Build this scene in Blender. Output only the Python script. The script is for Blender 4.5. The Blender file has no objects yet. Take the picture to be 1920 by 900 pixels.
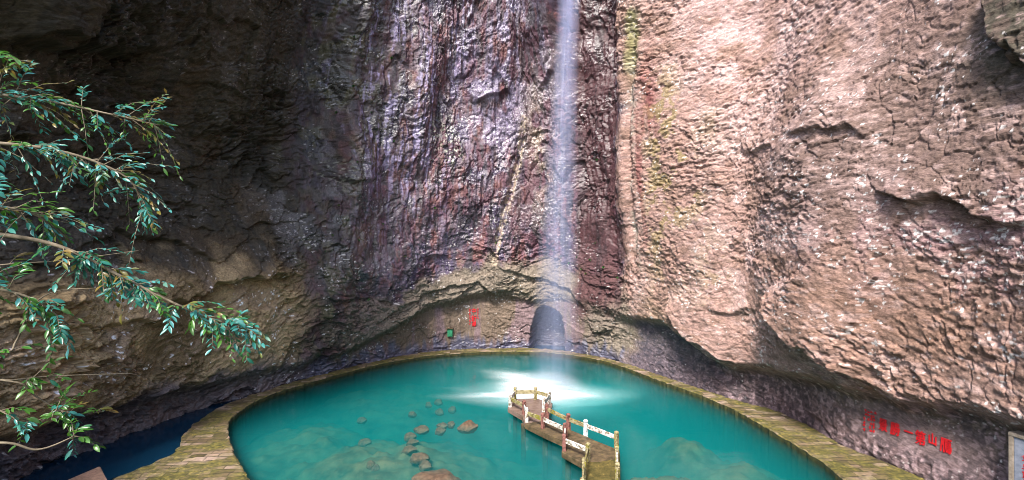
import bpy, bmesh, math, random
import numpy as np
from mathutils import Vector, Matrix
random.seed(7); rng = np.random.default_rng(7)
C = bpy.context.scene.collection
R = math.radians
CAMH, F = 12.6, 900.0

# ---------------------------------------------------------------- helpers
def at(px, py, z):
    """point of the height z seen at a pixel of the 1920x900 survey picture"""
    Y = F * (CAMH - z) / (py - 450.0)
    return Vector(((px - 960.0) * Y / F, Y, z))

def atY(px, py, Y):
    return Vector(((px - 960.0) * Y / F, Y, CAMH - (py - 450.0) * Y / F))

def tag(o, label=None, cat=None, group=None, kind=None):
    for k, v in (('label', label), ('category', cat), ('group', group), ('kind', kind)):
        if v: o[k] = v
    return o

def mesh_obj(name, verts, faces, mat=None, parent=None, smooth=False):
    me = bpy.data.meshes.new(name)
    me.from_pydata([tuple(v) for v in verts], [], [tuple(f) for f in faces])
    me.update()
    if smooth: me.polygons.foreach_set('use_smooth', [True] * len(me.polygons))
    o = bpy.data.objects.new(name, me); C.objects.link(o)
    if mat: me.materials.append(mat)
    if parent is not None: o.parent = parent
    return o

def bm_obj(name, bm, mat=None, parent=None, smooth=False):
    bmesh.ops.recalc_face_normals(bm, faces=bm.faces)
    me = bpy.data.meshes.new(name); bm.to_mesh(me); bm.free()
    if smooth: me.polygons.foreach_set('use_smooth', [True] * len(me.polygons))
    o = bpy.data.objects.new(name, me); C.objects.link(o)
    if mat: me.materials.append(mat)
    if parent is not None: o.parent = parent
    return o

def empty(name, loc):
    o = bpy.data.objects.new(name, None); C.objects.link(o); o.location = loc
    return o

def tube(pts, radii, sides=6):
    """tapered tube along a polyline: verts, faces"""
    V, Fc = [], []
    n = len(pts)
    for i, p in enumerate(pts):
        d = (pts[min(i + 1, n - 1)] - pts[max(i - 1, 0)]).normalized()
        a = d.orthogonal().normalized() if i == 0 else (a - d * a.dot(d)).normalized()
        b = d.cross(a)
        for k in range(sides):
            t = 2 * math.pi * k / sides
            V.append(p + (a * math.cos(t) + b * math.sin(t)) * radii[i])
    for i in range(n - 1):
        for k in range(sides):
            k2 = (k + 1) % sides
            Fc.append((i * sides + k, i * sides + k2, (i + 1) * sides + k2, (i + 1) * sides + k))
    Fc.append(tuple(range(sides))[::-1]); Fc.append(tuple((n - 1) * sides + k for k in range(sides)))
    return V, Fc

def smooth_line(pts, m=8):
    out = []
    P = [pts[0] * 2 - pts[1]] + list(pts) + [pts[-1] * 2 - pts[-2]]
    for i in range(1, len(P) - 2):
        for j in range(m):
            t = j / m
            out.append(0.5 * (2 * P[i] + (P[i + 1] - P[i - 1]) * t + (2 * P[i - 1] - 5 * P[i] + 4 * P[i + 1] - P[i + 2]) * t * t
                              + (3 * P[i] - P[i - 1] - 3 * P[i + 1] + P[i + 2]) * t ** 3))
    out.append(P[-2]); return out

# ---------------------------------------------------------------- numpy noise
def _h(ix, iy, iz, seed):
    h = (ix.astype(np.int64) * 374761393 + iy.astype(np.int64) * 668265263 + iz.astype(np.int64) * 1274126177 + seed * 974634777) & 0xffffffff
    h = ((h ^ (h >> 13)) * 1274126177) & 0xffffffff
    h = ((h ^ (h >> 15)) * 2246822519) & 0xffffffff
    return ((h ^ (h >> 16)) & 0xffffff).astype(np.float32) / np.float32(0xffffff)

def vn2(u, v, seed=0):
    iu, iv = np.floor(u), np.floor(v)
    fu, fv = u - iu, v - iv
    fu = fu * fu * fu * (fu * (fu * 6 - 15) + 10); fv = fv * fv * fv * (fv * (fv * 6 - 15) + 10)
    z = np.zeros_like(iu)
    a = _h(iu, iv, z, seed); b = _h(iu + 1, iv, z, seed); c = _h(iu, iv + 1, z, seed); d = _h(iu + 1, iv + 1, z, seed)
    return ((a + (b - a) * fu) * (1 - fv) + (c + (d - c) * fu) * fv) * 2 - 1

def fbm(u, v, seed=0, oct=4, gain=0.5):
    s, a = np.zeros_like(u), 1.0
    for k in range(oct):
        s = s + a * vn2(u * 2 ** k + 17.3 * k, v * 2 ** k - 9.1 * k, seed + k)
        a *= gain
    return s

def ridged(u, v, seed=0, oct=4):
    s, a = np.zeros_like(u), 1.0
    for k in range(oct):
        s = s + a * (1 - np.abs(vn2(u * 2 ** k + 5.7 * k, v * 2 ** k + 3.3 * k, seed + k)))
        a *= 0.5
    return s

def facets(u, v, seed, tilt=0.9, jit=0.9):
    """flat chips with random level and slope; second result is the distance to the crack between chips"""
    iu, iv = np.floor(u), np.floor(v)
    best = np.full_like(u, 9.0); second = np.full_like(u, 9.0)
    H = np.zeros_like(u); ID = np.zeros_like(u)
    for du in (-1, 0, 1):
        for dv in (-1, 0, 1):
            cu, cv = iu + du, iv + dv
            z = np.zeros_like(cu)
            pu = cu + 0.5 + jit * (_h(cu, cv, z, seed) - 0.5); pv = cv + 0.5 + jit * (_h(cu, cv, z + 1, seed) - 0.5)
            dx, dy = u - pu, v - pv
            d = dx * dx + dy * dy
            r = _h(cu, cv, z + 2, seed)
            hh = (r - 0.5) + tilt * ((_h(cu, cv, z + 3, seed) - 0.5) * dx + (_h(cu, cv, z + 4, seed) - 0.62) * dy)
            m = d < best
            second = np.where(m, best, np.minimum(second, d))
            H = np.where(m, hh, H); ID = np.where(m, r, ID); best = np.where(m, d, best)
    return H, np.sqrt(second) - np.sqrt(best), ID

def sst(a, b, x):
    t = np.clip((x - a) / (b - a), 0, 1)
    return t * t * (3 - 2 * t)

# ---------------------------------------------------------------- materials
def new_mat(name):
    m = bpy.data.materials.new(name); m.use_nodes = True
    nt = m.node_tree; b = nt.nodes['Principled BSDF']
    return m, nt, b

def N(nt, kind, **kw):
    n = nt.nodes.new(kind)
    for k, v in kw.items():
        if k in n.inputs.keys(): n.inputs[k].default_value = v
        else: setattr(n, k, v)
    return n

def ramp(nt, stops):
    n = nt.nodes.new('ShaderNodeValToRGB')
    e = n.color_ramp.elements
    while len(e) < len(stops): e.new(0.5)
    for el, (p, c) in zip(e, stops):
        el.position = p; el.color = (*c, 1) if len(c) == 3 else c
    return n

def mixc(nt, fac, a, b, mode='MIX'):
    n = nt.nodes.new('ShaderNodeMix'); n.data_type = 'RGBA'; n.blend_type = mode
    for sock, v in ((n.inputs[0], fac), (n.inputs[6], a), (n.inputs[7], b)):
        if hasattr(v, 'is_output'): nt.links.new(v, sock)
        elif isinstance(v, (int, float)): sock.default_value = v
        else: sock.default_value = (*v, 1)
    return n.outputs[2]

def bump(nt, height, strength, dist, normal=None):
    n = N(nt, 'ShaderNodeBump'); n.inputs['Strength'].default_value = strength; n.inputs['Distance'].default_value = dist
    nt.links.new(height, n.inputs['Height'])
    if normal: nt.links.new(normal, n.inputs['Normal'])
    return n.outputs[0]

def mat_rock():
    m, nt, b = new_mat('cliff_rock'); L = nt.links.new
    col = N(nt, 'ShaderNodeVertexColor', layer_name='rock_colour')
    wet = N(nt, 'ShaderNodeAttribute', attribute_name='wet')
    tc = N(nt, 'ShaderNodeTexCoord'); ga = N(nt, 'ShaderNodeAttribute', attribute_name='grain')
    n1 = N(nt, 'ShaderNodeTexNoise', Scale=2.2, Detail=9.0, Roughness=0.72); L(ga.outputs['Vector'], n1.inputs['Vector'])
    n2 = N(nt, 'ShaderNodeTexNoise', Scale=7.5, Detail=6.0, Roughness=0.75); L(ga.outputs['Vector'], n2.inputs['Vector'])
    r1 = ramp(nt, [(0.3, (0.5, 0.48, 0.47)), (0.5, (1, 1, 1)), (0.7, (1.45, 1.44, 1.43))]); L(n1.outputs[0], r1.inputs[0])
    c = mixc(nt, 1.0, col.outputs[0], r1.outputs[0], 'MULTIPLY')
    r2 = ramp(nt, [(0.33, (0.5, 0.49, 0.48)), (0.5, (1.0, 1.0, 1.0)), (0.66, (1.6, 1.6, 1.6))]); L(n2.outputs[0], r2.inputs[0])
    c = mixc(nt, 1.0, c, r2.outputs[0], 'MULTIPLY')
    L(c, b.inputs['Base Color'])
    mr = N(nt, 'ShaderNodeMapRange'); L(wet.outputs['Fac'], mr.inputs[0]); mr.inputs[3].default_value = 0.85; mr.inputs[4].default_value = 0.22
    L(mr.outputs[0], b.inputs['Roughness'])
    ms = N(nt, 'ShaderNodeMapRange'); L(wet.outputs['Fac'], ms.inputs[0]); ms.inputs[3].default_value = 0.35; ms.inputs[4].default_value = 0.85; L(ms.outputs[0], b.inputs['Specular IOR Level'])
    bn = bump(nt, n1.outputs[0], 0.7, 0.07)
    bn = bump(nt, n2.outputs[0], 0.8, 0.065, bn)
    L(bn, b.inputs['Normal'])
    return m

def mat_simple(name, c1, c2, scale=6.0, rough=0.8, bumpd=0.02, c3=None, coord='Object', spec=0.3):
    m, nt, b = new_mat(name); L = nt.links.new
    tc = N(nt, 'ShaderNodeTexCoord')
    n = N(nt, 'ShaderNodeTexNoise', Scale=scale, Detail=6.0, Roughness=0.7); L(tc.outputs[coord], n.inputs['Vector'])
    st = [(0.38, c1), (0.6, c2)] + ([(0.7, c3)] if c3 else [])
    r = ramp(nt, st); L(n.outputs[0], r.inputs[0]); L(r.outputs[0], b.inputs['Base Color'])
    b.inputs['Roughness'].default_value = rough; b.inputs['Specular IOR Level'].default_value = spec
    if bumpd: L(bump(nt, n.outputs[0], 0.7, bumpd), b.inputs['Normal'])
    return m

def mat_path():
    m, nt, b = new_mat('mossy_paving'); L = nt.links.new
    tc = N(nt, 'ShaderNodeTexCoord')
    mp = N(nt, 'ShaderNodeMapping'); mp.inputs['Rotation'].default_value = (0, 0, R(-6)); L(tc.outputs['Object'], mp.inputs[0])
    wn = N(nt, 'ShaderNodeTexNoise', Scale=1.3, Detail=3.0); L(tc.outputs['Object'], wn.inputs['Vector'])
    va = N(nt, 'ShaderNodeVectorMath', operation='MULTIPLY_ADD'); L(wn.outputs[1], va.inputs[0]); va.inputs[1].default_value = (0.16, 0.16, 0); L(mp.outputs[0], va.inputs[2])
    br = N(nt, 'ShaderNodeTexBrick'); L(va.outputs[0], br.inputs['Vector'])
    br.offset = 0.43; br.squash = 0.7; br.squash_frequency = 3
    br.inputs['Color1'].default_value = (0.15, 0.15, 0.15, 1); br.inputs['Color2'].default_value = (0.9, 0.9, 0.9, 1); br.inputs['Mortar'].default_value = (0, 0, 0, 1)
    br.inputs['Scale'].default_value = 1.0; br.inputs['Mortar Size'].default_value = 0.022; br.inputs['Brick Width'].default_value = 1.15; br.inputs['Row Height'].default_value = 0.42
    rb = ramp(nt, [(0.0, (0.02, 0.016, 0.008)), (0.15, (0.075, 0.055, 0.025)), (0.4, (0.15, 0.105, 0.055)), (0.62, (0.22, 0.15, 0.10)), (0.8, (0.33, 0.235, 0.185)), (0.95, (0.12, 0.10, 0.035))])
    L(br.outputs[0], rb.inputs[0])
    n = N(nt, 'ShaderNodeTexNoise', Scale=0.55, Detail=9.0, Roughness=0.72); L(tc.outputs['Object'], n.inputs['Vector'])
    mo = ramp(nt, [(0.40, (0, 0, 0)), (0.54, (1, 1, 1))]); L(n.outputs[0], mo.inputs[0])
    n2 = N(nt, 'ShaderNodeTexNoise', Scale=3.5, Detail=8.0, Roughness=0.75); L(tc.outputs['Object'], n2.inputs['Vector'])
    mc = ramp(nt, [(0.35, (0.035, 0.04, 0.008)), (0.54, (0.12, 0.11, 0.018)), (0.68, (0.32, 0.23, 0.04))]); L(n2.outputs[0], mc.inputs[0])
    f = N(nt, 'ShaderNodeMath', operation='MULTIPLY'); L(mo.outputs[0], f.inputs[0]); f.inputs[1].default_value = 0.75
    c = mixc(nt, f.outputs[0], rb.outputs[0], mc.outputs[0])
    rr = ramp(nt, [(0.3, (0.6, 0.6, 0.6)), (0.7, (1.3, 1.3, 1.3))]); L(n2.outputs[0], rr.inputs[0])
    c = mixc(nt, 1.0, c, rr.outputs[0], 'MULTIPLY')
    L(c, b.inputs['Base Color']); b.inputs['Roughness'].default_value = 0.75
    bn = bump(nt, br.outputs[1], 0.9, -0.05)
    bn = bump(nt, n2.outputs[0], 0.8, 0.06, bn); L(bn, b.inputs['Normal'])
    return m

def mat_weathered(name, paint, under, moss_at=0.56, moss_col=(0.13, 0.12, 0.02)):
    """old painted concrete: chipped paint, dirt and moss of its own shape"""
    m, nt, b = new_mat(name); L = nt.links.new
    tc = N(nt, 'ShaderNodeTexCoord'); oi = N(nt, 'ShaderNodeObjectInfo')
    va = N(nt, 'ShaderNodeVectorMath', operation='ADD'); L(tc.outputs['Object'], va.inputs[0])
    mm = N(nt, 'ShaderNodeMath', operation='MULTIPLY'); L(oi.outputs['Random'], mm.inputs[0]); mm.inputs[1].default_value = 37.0; L(mm.outputs[0], va.inputs[1])
    n1 = N(nt, 'ShaderNodeTexNoise', Scale=5.0, Detail=8.0, Roughness=0.72); L(va.outputs[0], n1.inputs['Vector'])
    n2 = N(nt, 'ShaderNodeTexNoise', Scale=2.6, Detail=6.0, Roughness=0.7); L(va.outputs[0], n2.inputs['Vector'])
    r1 = ramp(nt, [(0.42, under), (0.52, paint), (0.7, tuple(min(1, 1.1 * x) for x in paint))]); L(n1.outputs[0], r1.inputs[0])
    r2 = ramp(nt, [(moss_at, (0, 0, 0)), (moss_at + 0.1, (1, 1, 1))]); L(n2.outputs[0], r2.inputs[0])
    c = mixc(nt, r2.outputs[0], r1.outputs[0], moss_col)
    L(c, b.inputs['Base Color']); b.inputs['Roughness'].default_value = 0.8; b.inputs['Specular IOR Level'].default_value = 0.25
    L(bump(nt, n1.outputs[0], 0.8, 0.03), b.inputs['Normal'])
    return m

def mat_wet_kerb():
    return mat_simple('wet_kerb_stone', (0.022, 0.024, 0.012), (0.06, 0.055, 0.02), 3.0, 0.5, 0.04)
GLYPH = {
 '中': ([0.543,0.667,0.908,0.667,0.908,0.185,0.819,0.185,0.819,0.242,0.543,0.242,0.543,-0.085,0.452,-0.085,0.452,0.242,0.177,0.242,0.177,0.18,0.09,0.18,0.09,0.667,0.452,0.667,0.452,0.846,0.543,0.846,0.452,0.582,0.177,0.582,0.177,0.328,0.452,0.328,0.543,0.582,0.543,0.328,0.819,0.328,0.819,0.582], '13 15 14,13 0 15,11 17 12,17 13 12,17 0 13,17 1 0,17 16 1,16 20 1,20 23 1,23 2 1,11 18 17,19 20 16,19 21 20,22 2 23,11 9 18,9 19 18,9 21 19,9 22 21,9 8 22,8 5 22,5 4 22,4 2 22,11 10 9,7 5 8,7 6 5,3 2 4'),
 '折': ([0.933,0.764,0.534,0.69,0.534,0.513,0.966,0.513,0.966,0.43,0.797,0.43,0.797,-0.08,0.711,-0.08,0.711,0.43,0.533,0.43,0.407,-0.089,0.336,-0.031,0.448,0.436,0.448,0.756,0.88,0.839,0.272,0.644,0.407,0.644,0.407,0.561,0.272,0.561,0.272,0.381,0.403,0.42,0.415,0.338,0.272,0.295,0.272,0.012,0.235,-0.067,0.093,-0.081,0.066,0.001,0.172,0,0.187,0.015,0.187,0.269,0.056,0.23,0.03,0.314,0.187,0.357,0.187,0.561,0.046,0.561,0.046,0.644,0.187,0.644,0.187,0.846,0.272,0.846], '36 38 37,36 15 38,13 0 14,13 1 0,12 1 13,12 2 1,34 36 35,34 15 36,34 16 15,34 17 16,33 17 34,32 18 33,18 17 33,32 19 18,12 3 2,12 4 3,11 9 12,9 4 12,11 10 9,8 4 9,7 5 8,5 4 8,7 6 5,19 21 20,32 21 19,31 21 32,31 22 21,30 22 31,30 29 22,29 23 22,28 23 29,27 23 28,27 24 23,25 27 26,25 24 27'),
 '瀑': ([0.269,0.473,0.221,0.401,0.033,0.505,0.08,0.571,0.261,0.262,0.14,-0.069,0.059,-0.024,0.19,0.309,0.801,0.597,0.801,0.642,0.424,0.642,0.424,0.597,0.801,0.703,0.801,0.747,0.424,0.747,0.424,0.703,0.885,0.533,0.342,0.533,0.342,0.81,0.885,0.81,0.546,0.129,0.485,0.085,0.405,0.174,0.463,0.213,0.774,0.482,0.923,0.482,0.923,0.412,0.774,0.412,0.774,0.352,0.961,0.352,0.961,0.281,0.8,0.281,0.981,0.164,0.929,0.105,0.708,0.281,0.518,0.281,0.275,0.102,0.224,0.161,0.42,0.281,0.267,0.281,0.267,0.352,0.45,0.352,0.45,0.412,0.305,0.412,0.305,0.482,0.45,0.482,0.45,0.544,0.532,0.544,0.532,0.482,0.692,0.482,0.692,0.544,0.774,0.544,0.692,0.412,0.532,0.412,0.532,0.352,0.692,0.352,0.723,0.085,0.923,-0.005,0.875,-0.064,0.648,0.041,0.648,-0.016,0.614,-0.079,0.483,-0.089,0.453,-0.021,0.557,-0.022,0.568,-0.011,0.568,0.046,0.316,-0.061,0.28,0.009,0.568,0.119,0.568,0.263,0.648,0.263,0.648,0.112,0.653,0.111,0.746,0.212,0.816,0.171,0.32,0.735,0.27,0.664,0.084,0.775,0.132,0.839], '78 76 79,77 76 78,17 14 18,14 19 18,14 13 19,13 16 19,17 15 14,12 16 13,17 10 15,10 12 15,10 9 12,9 16 12,17 11 10,8 16 9,17 8 11,17 46 8,46 47 8,47 50 8,50 51 8,51 16 8,2 0 3,17 45 46,48 50 47,48 49 50,24 16 51,45 16 17,45 24 16,1 0 2,43 45 44,43 24 45,43 25 24,43 26 25,42 26 43,41 53 42,53 26 42,41 54 53,52 26 53,55 27 52,27 26 52,55 28 27,39 41 40,39 54 41,39 55 54,39 28 55,39 29 28,39 30 29,6 4 7,38 30 39,37 35 38,35 30 38,37 36 35,34 30 35,33 31 34,31 30 34,33 32 31,69 71 70,69 72 71,6 5 4,22 20 23,73 75 74,21 20 22,73 56 75,68 72 69,68 73 72,68 56 73,68 66 56,66 59 56,59 57 56,68 67 66,65 59 66,65 60 59,58 57 59,64 60 65,64 61 60,62 64 63,62 61 64'),
 '景': ([0.73,0.201,0.73,0.284,0.271,0.284,0.271,0.201,0.949,-0.015,0.889,-0.073,0.613,0.065,0.67,0.117,0.099,-0.07,0.034,-0.007,0.291,0.121,0.373,0.087,0.817,0.134,0.544,0.134,0.544,-0.01,0.502,-0.076,0.349,-0.086,0.321,-0.014,0.443,-0.015,0.456,-0.003,0.456,0.134,0.187,0.134,0.187,0.352,0.817,0.352,0.749,0.582,0.749,0.634,0.248,0.634,0.248,0.582,0.749,0.696,0.749,0.747,0.248,0.747,0.248,0.696,0.164,0.518,0.164,0.81,0.836,0.81,0.836,0.518,0.513,0.518,0.546,0.467,0.947,0.467,0.947,0.393,0.05,0.393,0.05,0.467,0.451,0.467,0.424,0.509,0.45,0.518], '32 30 33,30 34 33,30 29 34,29 35 34,32 31 30,28 35 29,32 26 31,26 28 31,26 25 28,25 35 28,32 27 26,24 35 25,32 24 27,32 35 24,44 35 32,43 36 44,36 35 44,43 37 36,42 37 43,40 42 41,40 37 42,40 38 37,40 39 38,21 2 22,2 23 22,2 1 23,1 12 23,21 3 2,0 12 1,21 0 3,21 12 0,20 12 21,19 13 20,13 12 20,19 14 13,9 11 10,6 4 7,9 8 11,5 4 6,18 14 19,18 15 14,16 18 17,16 15 18'),
 '勝': ([0.58,0.698,0.514,0.656,0.411,0.786,0.473,0.823,0.671,0.276,0.878,0.276,0.877,0.238,0.83,-0.048,0.767,-0.075,0.65,-0.075,0.627,0.002,0.733,-0.003,0.761,0.005,0.791,0.2,0.656,0.2,0.418,-0.089,0.366,-0.022,0.568,0.2,0.44,0.2,0.44,0.254,0.39,0.224,0.36,0.258,0.36,0.01,0.327,-0.066,0.203,-0.081,0.179,0.002,0.268,0.001,0.28,0.013,0.28,0.293,0.168,0.293,0.102,-0.092,0.034,-0.053,0.094,0.435,0.094,0.798,0.36,0.798,0.36,0.305,0.506,0.426,0.371,0.426,0.371,0.502,0.557,0.502,0.588,0.584,0.41,0.584,0.41,0.66,0.608,0.66,0.632,0.845,0.714,0.84,0.689,0.66,0.762,0.66,0.73,0.683,0.829,0.823,0.903,0.801,0.808,0.66,0.917,0.66,0.917,0.584,0.671,0.584,0.643,0.502,0.961,0.502,0.961,0.426,0.809,0.426,0.981,0.298,0.925,0.235,0.715,0.426,0.606,0.426,0.468,0.276,0.589,0.276,0.599,0.384,0.681,0.384,0.28,0.584,0.28,0.718,0.172,0.718,0.172,0.584,0.171,0.371,0.28,0.371,0.28,0.505,0.172,0.505,0.172,0.436], '43 45 44,43 46 45,48 50 49,2 0 3,48 51 50,32 69 33,69 34 33,69 68 34,68 35 34,1 0 2,32 70 69,67 35 68,47 51 48,41 43 42,41 46 43,41 47 46,41 51 47,41 52 51,41 53 52,32 74 70,74 67 70,74 73 67,73 35 67,40 53 41,39 54 40,54 53 40,39 55 54,32 75 74,72 35 73,37 39 38,37 55 39,37 56 55,37 57 56,32 71 75,31 71 32,36 57 37,35 62 36,62 57 36,35 63 62,61 57 62,60 58 61,58 57 61,60 59 58,64 66 65,64 4 66,31 29 71,29 72 71,29 35 72,29 28 35,28 63 35,31 30 29,27 21 28,21 63 28,21 64 63,21 4 64,21 5 4,21 6 5,27 22 21,20 19 21,19 6 21,18 6 19,18 17 6,17 14 6,14 13 6,13 7 6,16 14 17,16 15 14,12 7 13,26 22 27,26 23 22,11 7 12,9 11 10,24 26 25,24 23 26,9 7 11,9 8 7'),
 '一': ([0.966,0.343,0.038,0.343,0.038,0.437,0.966,0.437], '1 3 2,1 0 3'),
 '第': ([0.451,0.488,0.125,0.488,0.125,0.564,0.874,0.564,0.874,0.331,0.537,0.331,0.537,0.25,0.908,0.25,0.906,0.213,0.852,-0.016,0.784,-0.043,0.653,-0.042,0.628,0.039,0.749,0.034,0.781,0.041,0.813,0.174,0.537,0.174,0.537,-0.086,0.451,-0.086,0.451,0.14,0.118,-0.089,0.061,-0.021,0.377,0.174,0.124,0.174,0.163,0.407,0.451,0.407,0.451,0.25,0.451,0.331,0.236,0.331,0.224,0.25,0.789,0.407,0.789,0.488,0.537,0.488,0.537,0.407,0.258,0.76,0.513,0.76,0.513,0.69,0.355,0.69,0.395,0.596,0.318,0.567,0.267,0.69,0.219,0.69,0.11,0.553,0.037,0.596,0.209,0.852,0.289,0.832,0.652,0.76,0.953,0.76,0.953,0.69,0.778,0.69,0.837,0.599,0.761,0.566,0.682,0.69,0.62,0.69,0.532,0.56,0.456,0.605,0.595,0.852,0.678,0.832], '55 36 56,36 57 56,43 45 44,36 46 57,43 34 45,43 41 34,41 35 34,41 36 35,36 47 46,36 48 47,43 42 41,40 36 41,39 37 40,37 36 40,39 38 37,55 53 36,53 48 36,55 54 53,52 48 53,51 49 52,49 48 52,51 50 49,1 3 2,1 0 3,0 32 3,32 31 3,31 4 3,25 32 0,25 33 32,30 4 31,23 28 24,28 25 24,28 33 25,28 30 33,28 4 30,23 29 28,27 4 28,26 5 27,5 4 27,26 6 5,23 26 29,23 6 26,23 7 6,23 8 7,23 22 8,22 16 8,16 15 8,15 9 8,21 19 22,19 16 22,19 17 16,14 9 15,21 20 19,18 17 19,13 9 14,11 13 12,11 9 13,11 10 9'),
 '山': ([0.191,0.08,0.454,0.08,0.454,0.835,0.544,0.835,0.544,0.08,0.81,0.08,0.81,0.639,0.899,0.639,0.899,-0.082,0.81,-0.082,0.81,-0.008,0.102,-0.008,0.102,0.638,0.191,0.638], '1 3 2,1 4 3,5 7 6,5 8 7,11 13 12,11 0 13,11 1 0,11 4 1,11 5 4,11 10 5,10 8 5,9 8 10'),
 '鴈': ([0.429,-0.08,0.375,-0.043,0.453,0.119,0.515,0.105,0.62,-0.044,0.559,-0.054,0.532,0.11,0.589,0.118,0.732,-0.015,0.675,-0.031,0.623,0.113,0.677,0.129,0.833,0.037,0.782,0.012,0.714,0.123,0.763,0.145,0.368,0.537,0.368,-0.085,0.288,-0.085,0.288,0.404,0.214,0.312,0.194,0.335,0.102,-0.088,0.027,-0.045,0.117,0.496,0.117,0.799,0.95,0.799,0.95,0.72,0.201,0.72,0.201,0.496,0.2,0.436,0.355,0.727,0.438,0.707,0.542,0.43,0.805,0.43,0.805,0.475,0.542,0.475,0.542,0.576,0.542,0.532,0.805,0.532,0.805,0.576,0.631,0.726,0.72,0.711,0.685,0.638,0.887,0.638,0.887,0.367,0.542,0.367,0.542,0.327,0.961,0.327,0.961,0.261,0.542,0.261,0.542,0.219,0.948,0.219,0.944,0.184,0.889,-0.061,0.832,-0.085,0.741,-0.084,0.721,-0.018,0.8,-0.022,0.823,-0.014,0.861,0.153,0.462,0.153,0.462,0.638,0.603,0.638], '24 28 25,28 26 25,28 31 26,31 41 26,41 27 26,28 29 31,29 30 31,32 41 31,32 63 41,42 27 41,24 32 28,32 27 28,32 42 27,32 43 42,24 16 32,63 43 32,61 37 62,37 63 62,37 43 63,37 44 43,37 40 44,40 45 44,61 38 37,39 45 40,24 19 16,19 17 16,61 36 38,36 39 38,36 35 39,35 45 39,23 21 24,21 19 24,61 33 36,34 45 35,61 46 33,46 34 33,46 45 34,21 20 19,18 17 19,61 47 46,23 22 21,61 50 47,50 48 47,50 49 48,61 51 50,61 52 51,61 53 52,61 60 53,60 54 53,59 54 60,14 12 15,10 8 11,13 12 14,1 3 2,6 4 7,9 57 10,57 8 10,5 4 6,1 0 3,58 54 59,57 9 8,56 58 57,56 54 58,56 55 54'),
}
# ---------------------------------------------------------------- cliff: a tall horseshoe of rock round the pool
FOOT_L = [(-19.5, 1.0), (-24.5, 8.0), (-27.4, 16.0), (-27.6, 21.5)]
FOOT_PX = [(20, 895), (90, 860), (200, 820), (310, 779), (420, 746), (510, 720), (600, 700), (700, 676), (800, 659), (900, 652), (1000, 652), (1100, 664),
           (1195, 686), (1290, 716), (1360, 738), (1455, 766), (1580, 831), (1730, 896)]
FOOT_R = [(22.4, 20.5), (23.2, 14.0), (22.6, 8.0), (20.5, 2.0)]
foot = [Vector((x, y, 0)) for x, y in FOOT_L] + [at(px, py, 0.3).xy.to_3d() for px, py in FOOT_PX] + [Vector((x, y, 0)) for x, y in FOOT_R]
fl = smooth_line(foot, 40)
fx = np.array([p.x for p in fl]); fy = np.array([p.y for p in fl])
S = np.concatenate([[0], np.cumsum(np.hypot(np.diff(fx), np.diff(fy)))])
ss = np.arange(0, S[-1], 0.1)
gx, gy = np.interp(ss, S, fx), np.interp(ss, S, fy)
k = np.exp(-0.5 * (np.arange(-30, 31) / 10.0) ** 2); k /= k.sum()
tx, ty = np.gradient(gx), np.gradient(gy)
pad = lambda a: np.convolve(np.pad(a, 30, mode='edge'), k, mode='valid')
tx, ty = pad(tx), pad(ty); tl = np.hypot(tx, ty); tx /= tl; ty /= tl
NXs, NYs = ty, -tx                      # inward normal (the line runs left - back - right)
cc = np.where(gy > 4.5, 960 + F * gx / np.maximum(gy, 0.1), np.nan)
ok = ~np.isnan(cc)
cfull = np.interp(ss, ss[ok], cc[ok])
first, last = np.where(ok)[0][[0, -1]]
cfull[:first] = cc[first] - (ss[first] - ss[:first]) * 200; cfull[last + 1:] = cc[last] + (ss[last + 1:] - ss[last]) * 200
cfull = np.maximum.accumulate(cfull + np.arange(len(ss)) * 1e-6)
c_of = lambda s: np.interp(s, ss, cfull)
s_of = lambda c: np.interp(c, cfull, ss)

LIP_C = [-3000, 0, 150, 300, 420, 520, 600, 660, 720, 766, 811, 871, 917, 962, 1000, 1060, 1130, 1180, 1255, 1300, 1345, 1390, 1460, 1555, 1630, 1745, 1830, 1920, 4000]
LIP_Z = [3.0, 2.6, 2.4, 2.0, 1.5, 1.6, 1.7, 2.1, 3.3, 4.2, 5.2, 5.8, 6.4, 6.2, 5.6, 5.9, 5.4, 4.8, 4.9, 3.9, 2.9, 2.5, 2.9, 3.9, 4.0, 4.3, 4.5, 4.5, 4.5]
LIP_A = [1.8, 1.8, 1.8, 1.6, 1.2, .9, .9, 1.0, 1.3, 1.4, 1.4, 1.3, 1.2, .9, .7, .5, .6, .9, 1.3, 1.6, 1.8, 1.6, 1.4, 1.4, 1.3, 1.2, 1.2, 1.2, 1.2]
LC = np.interp(LIP_C, cfull, ss)
PROF_H = [-1, 0, 3, 6, 9, 12, 15, 19, 23, 30, 40, 48]
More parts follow.
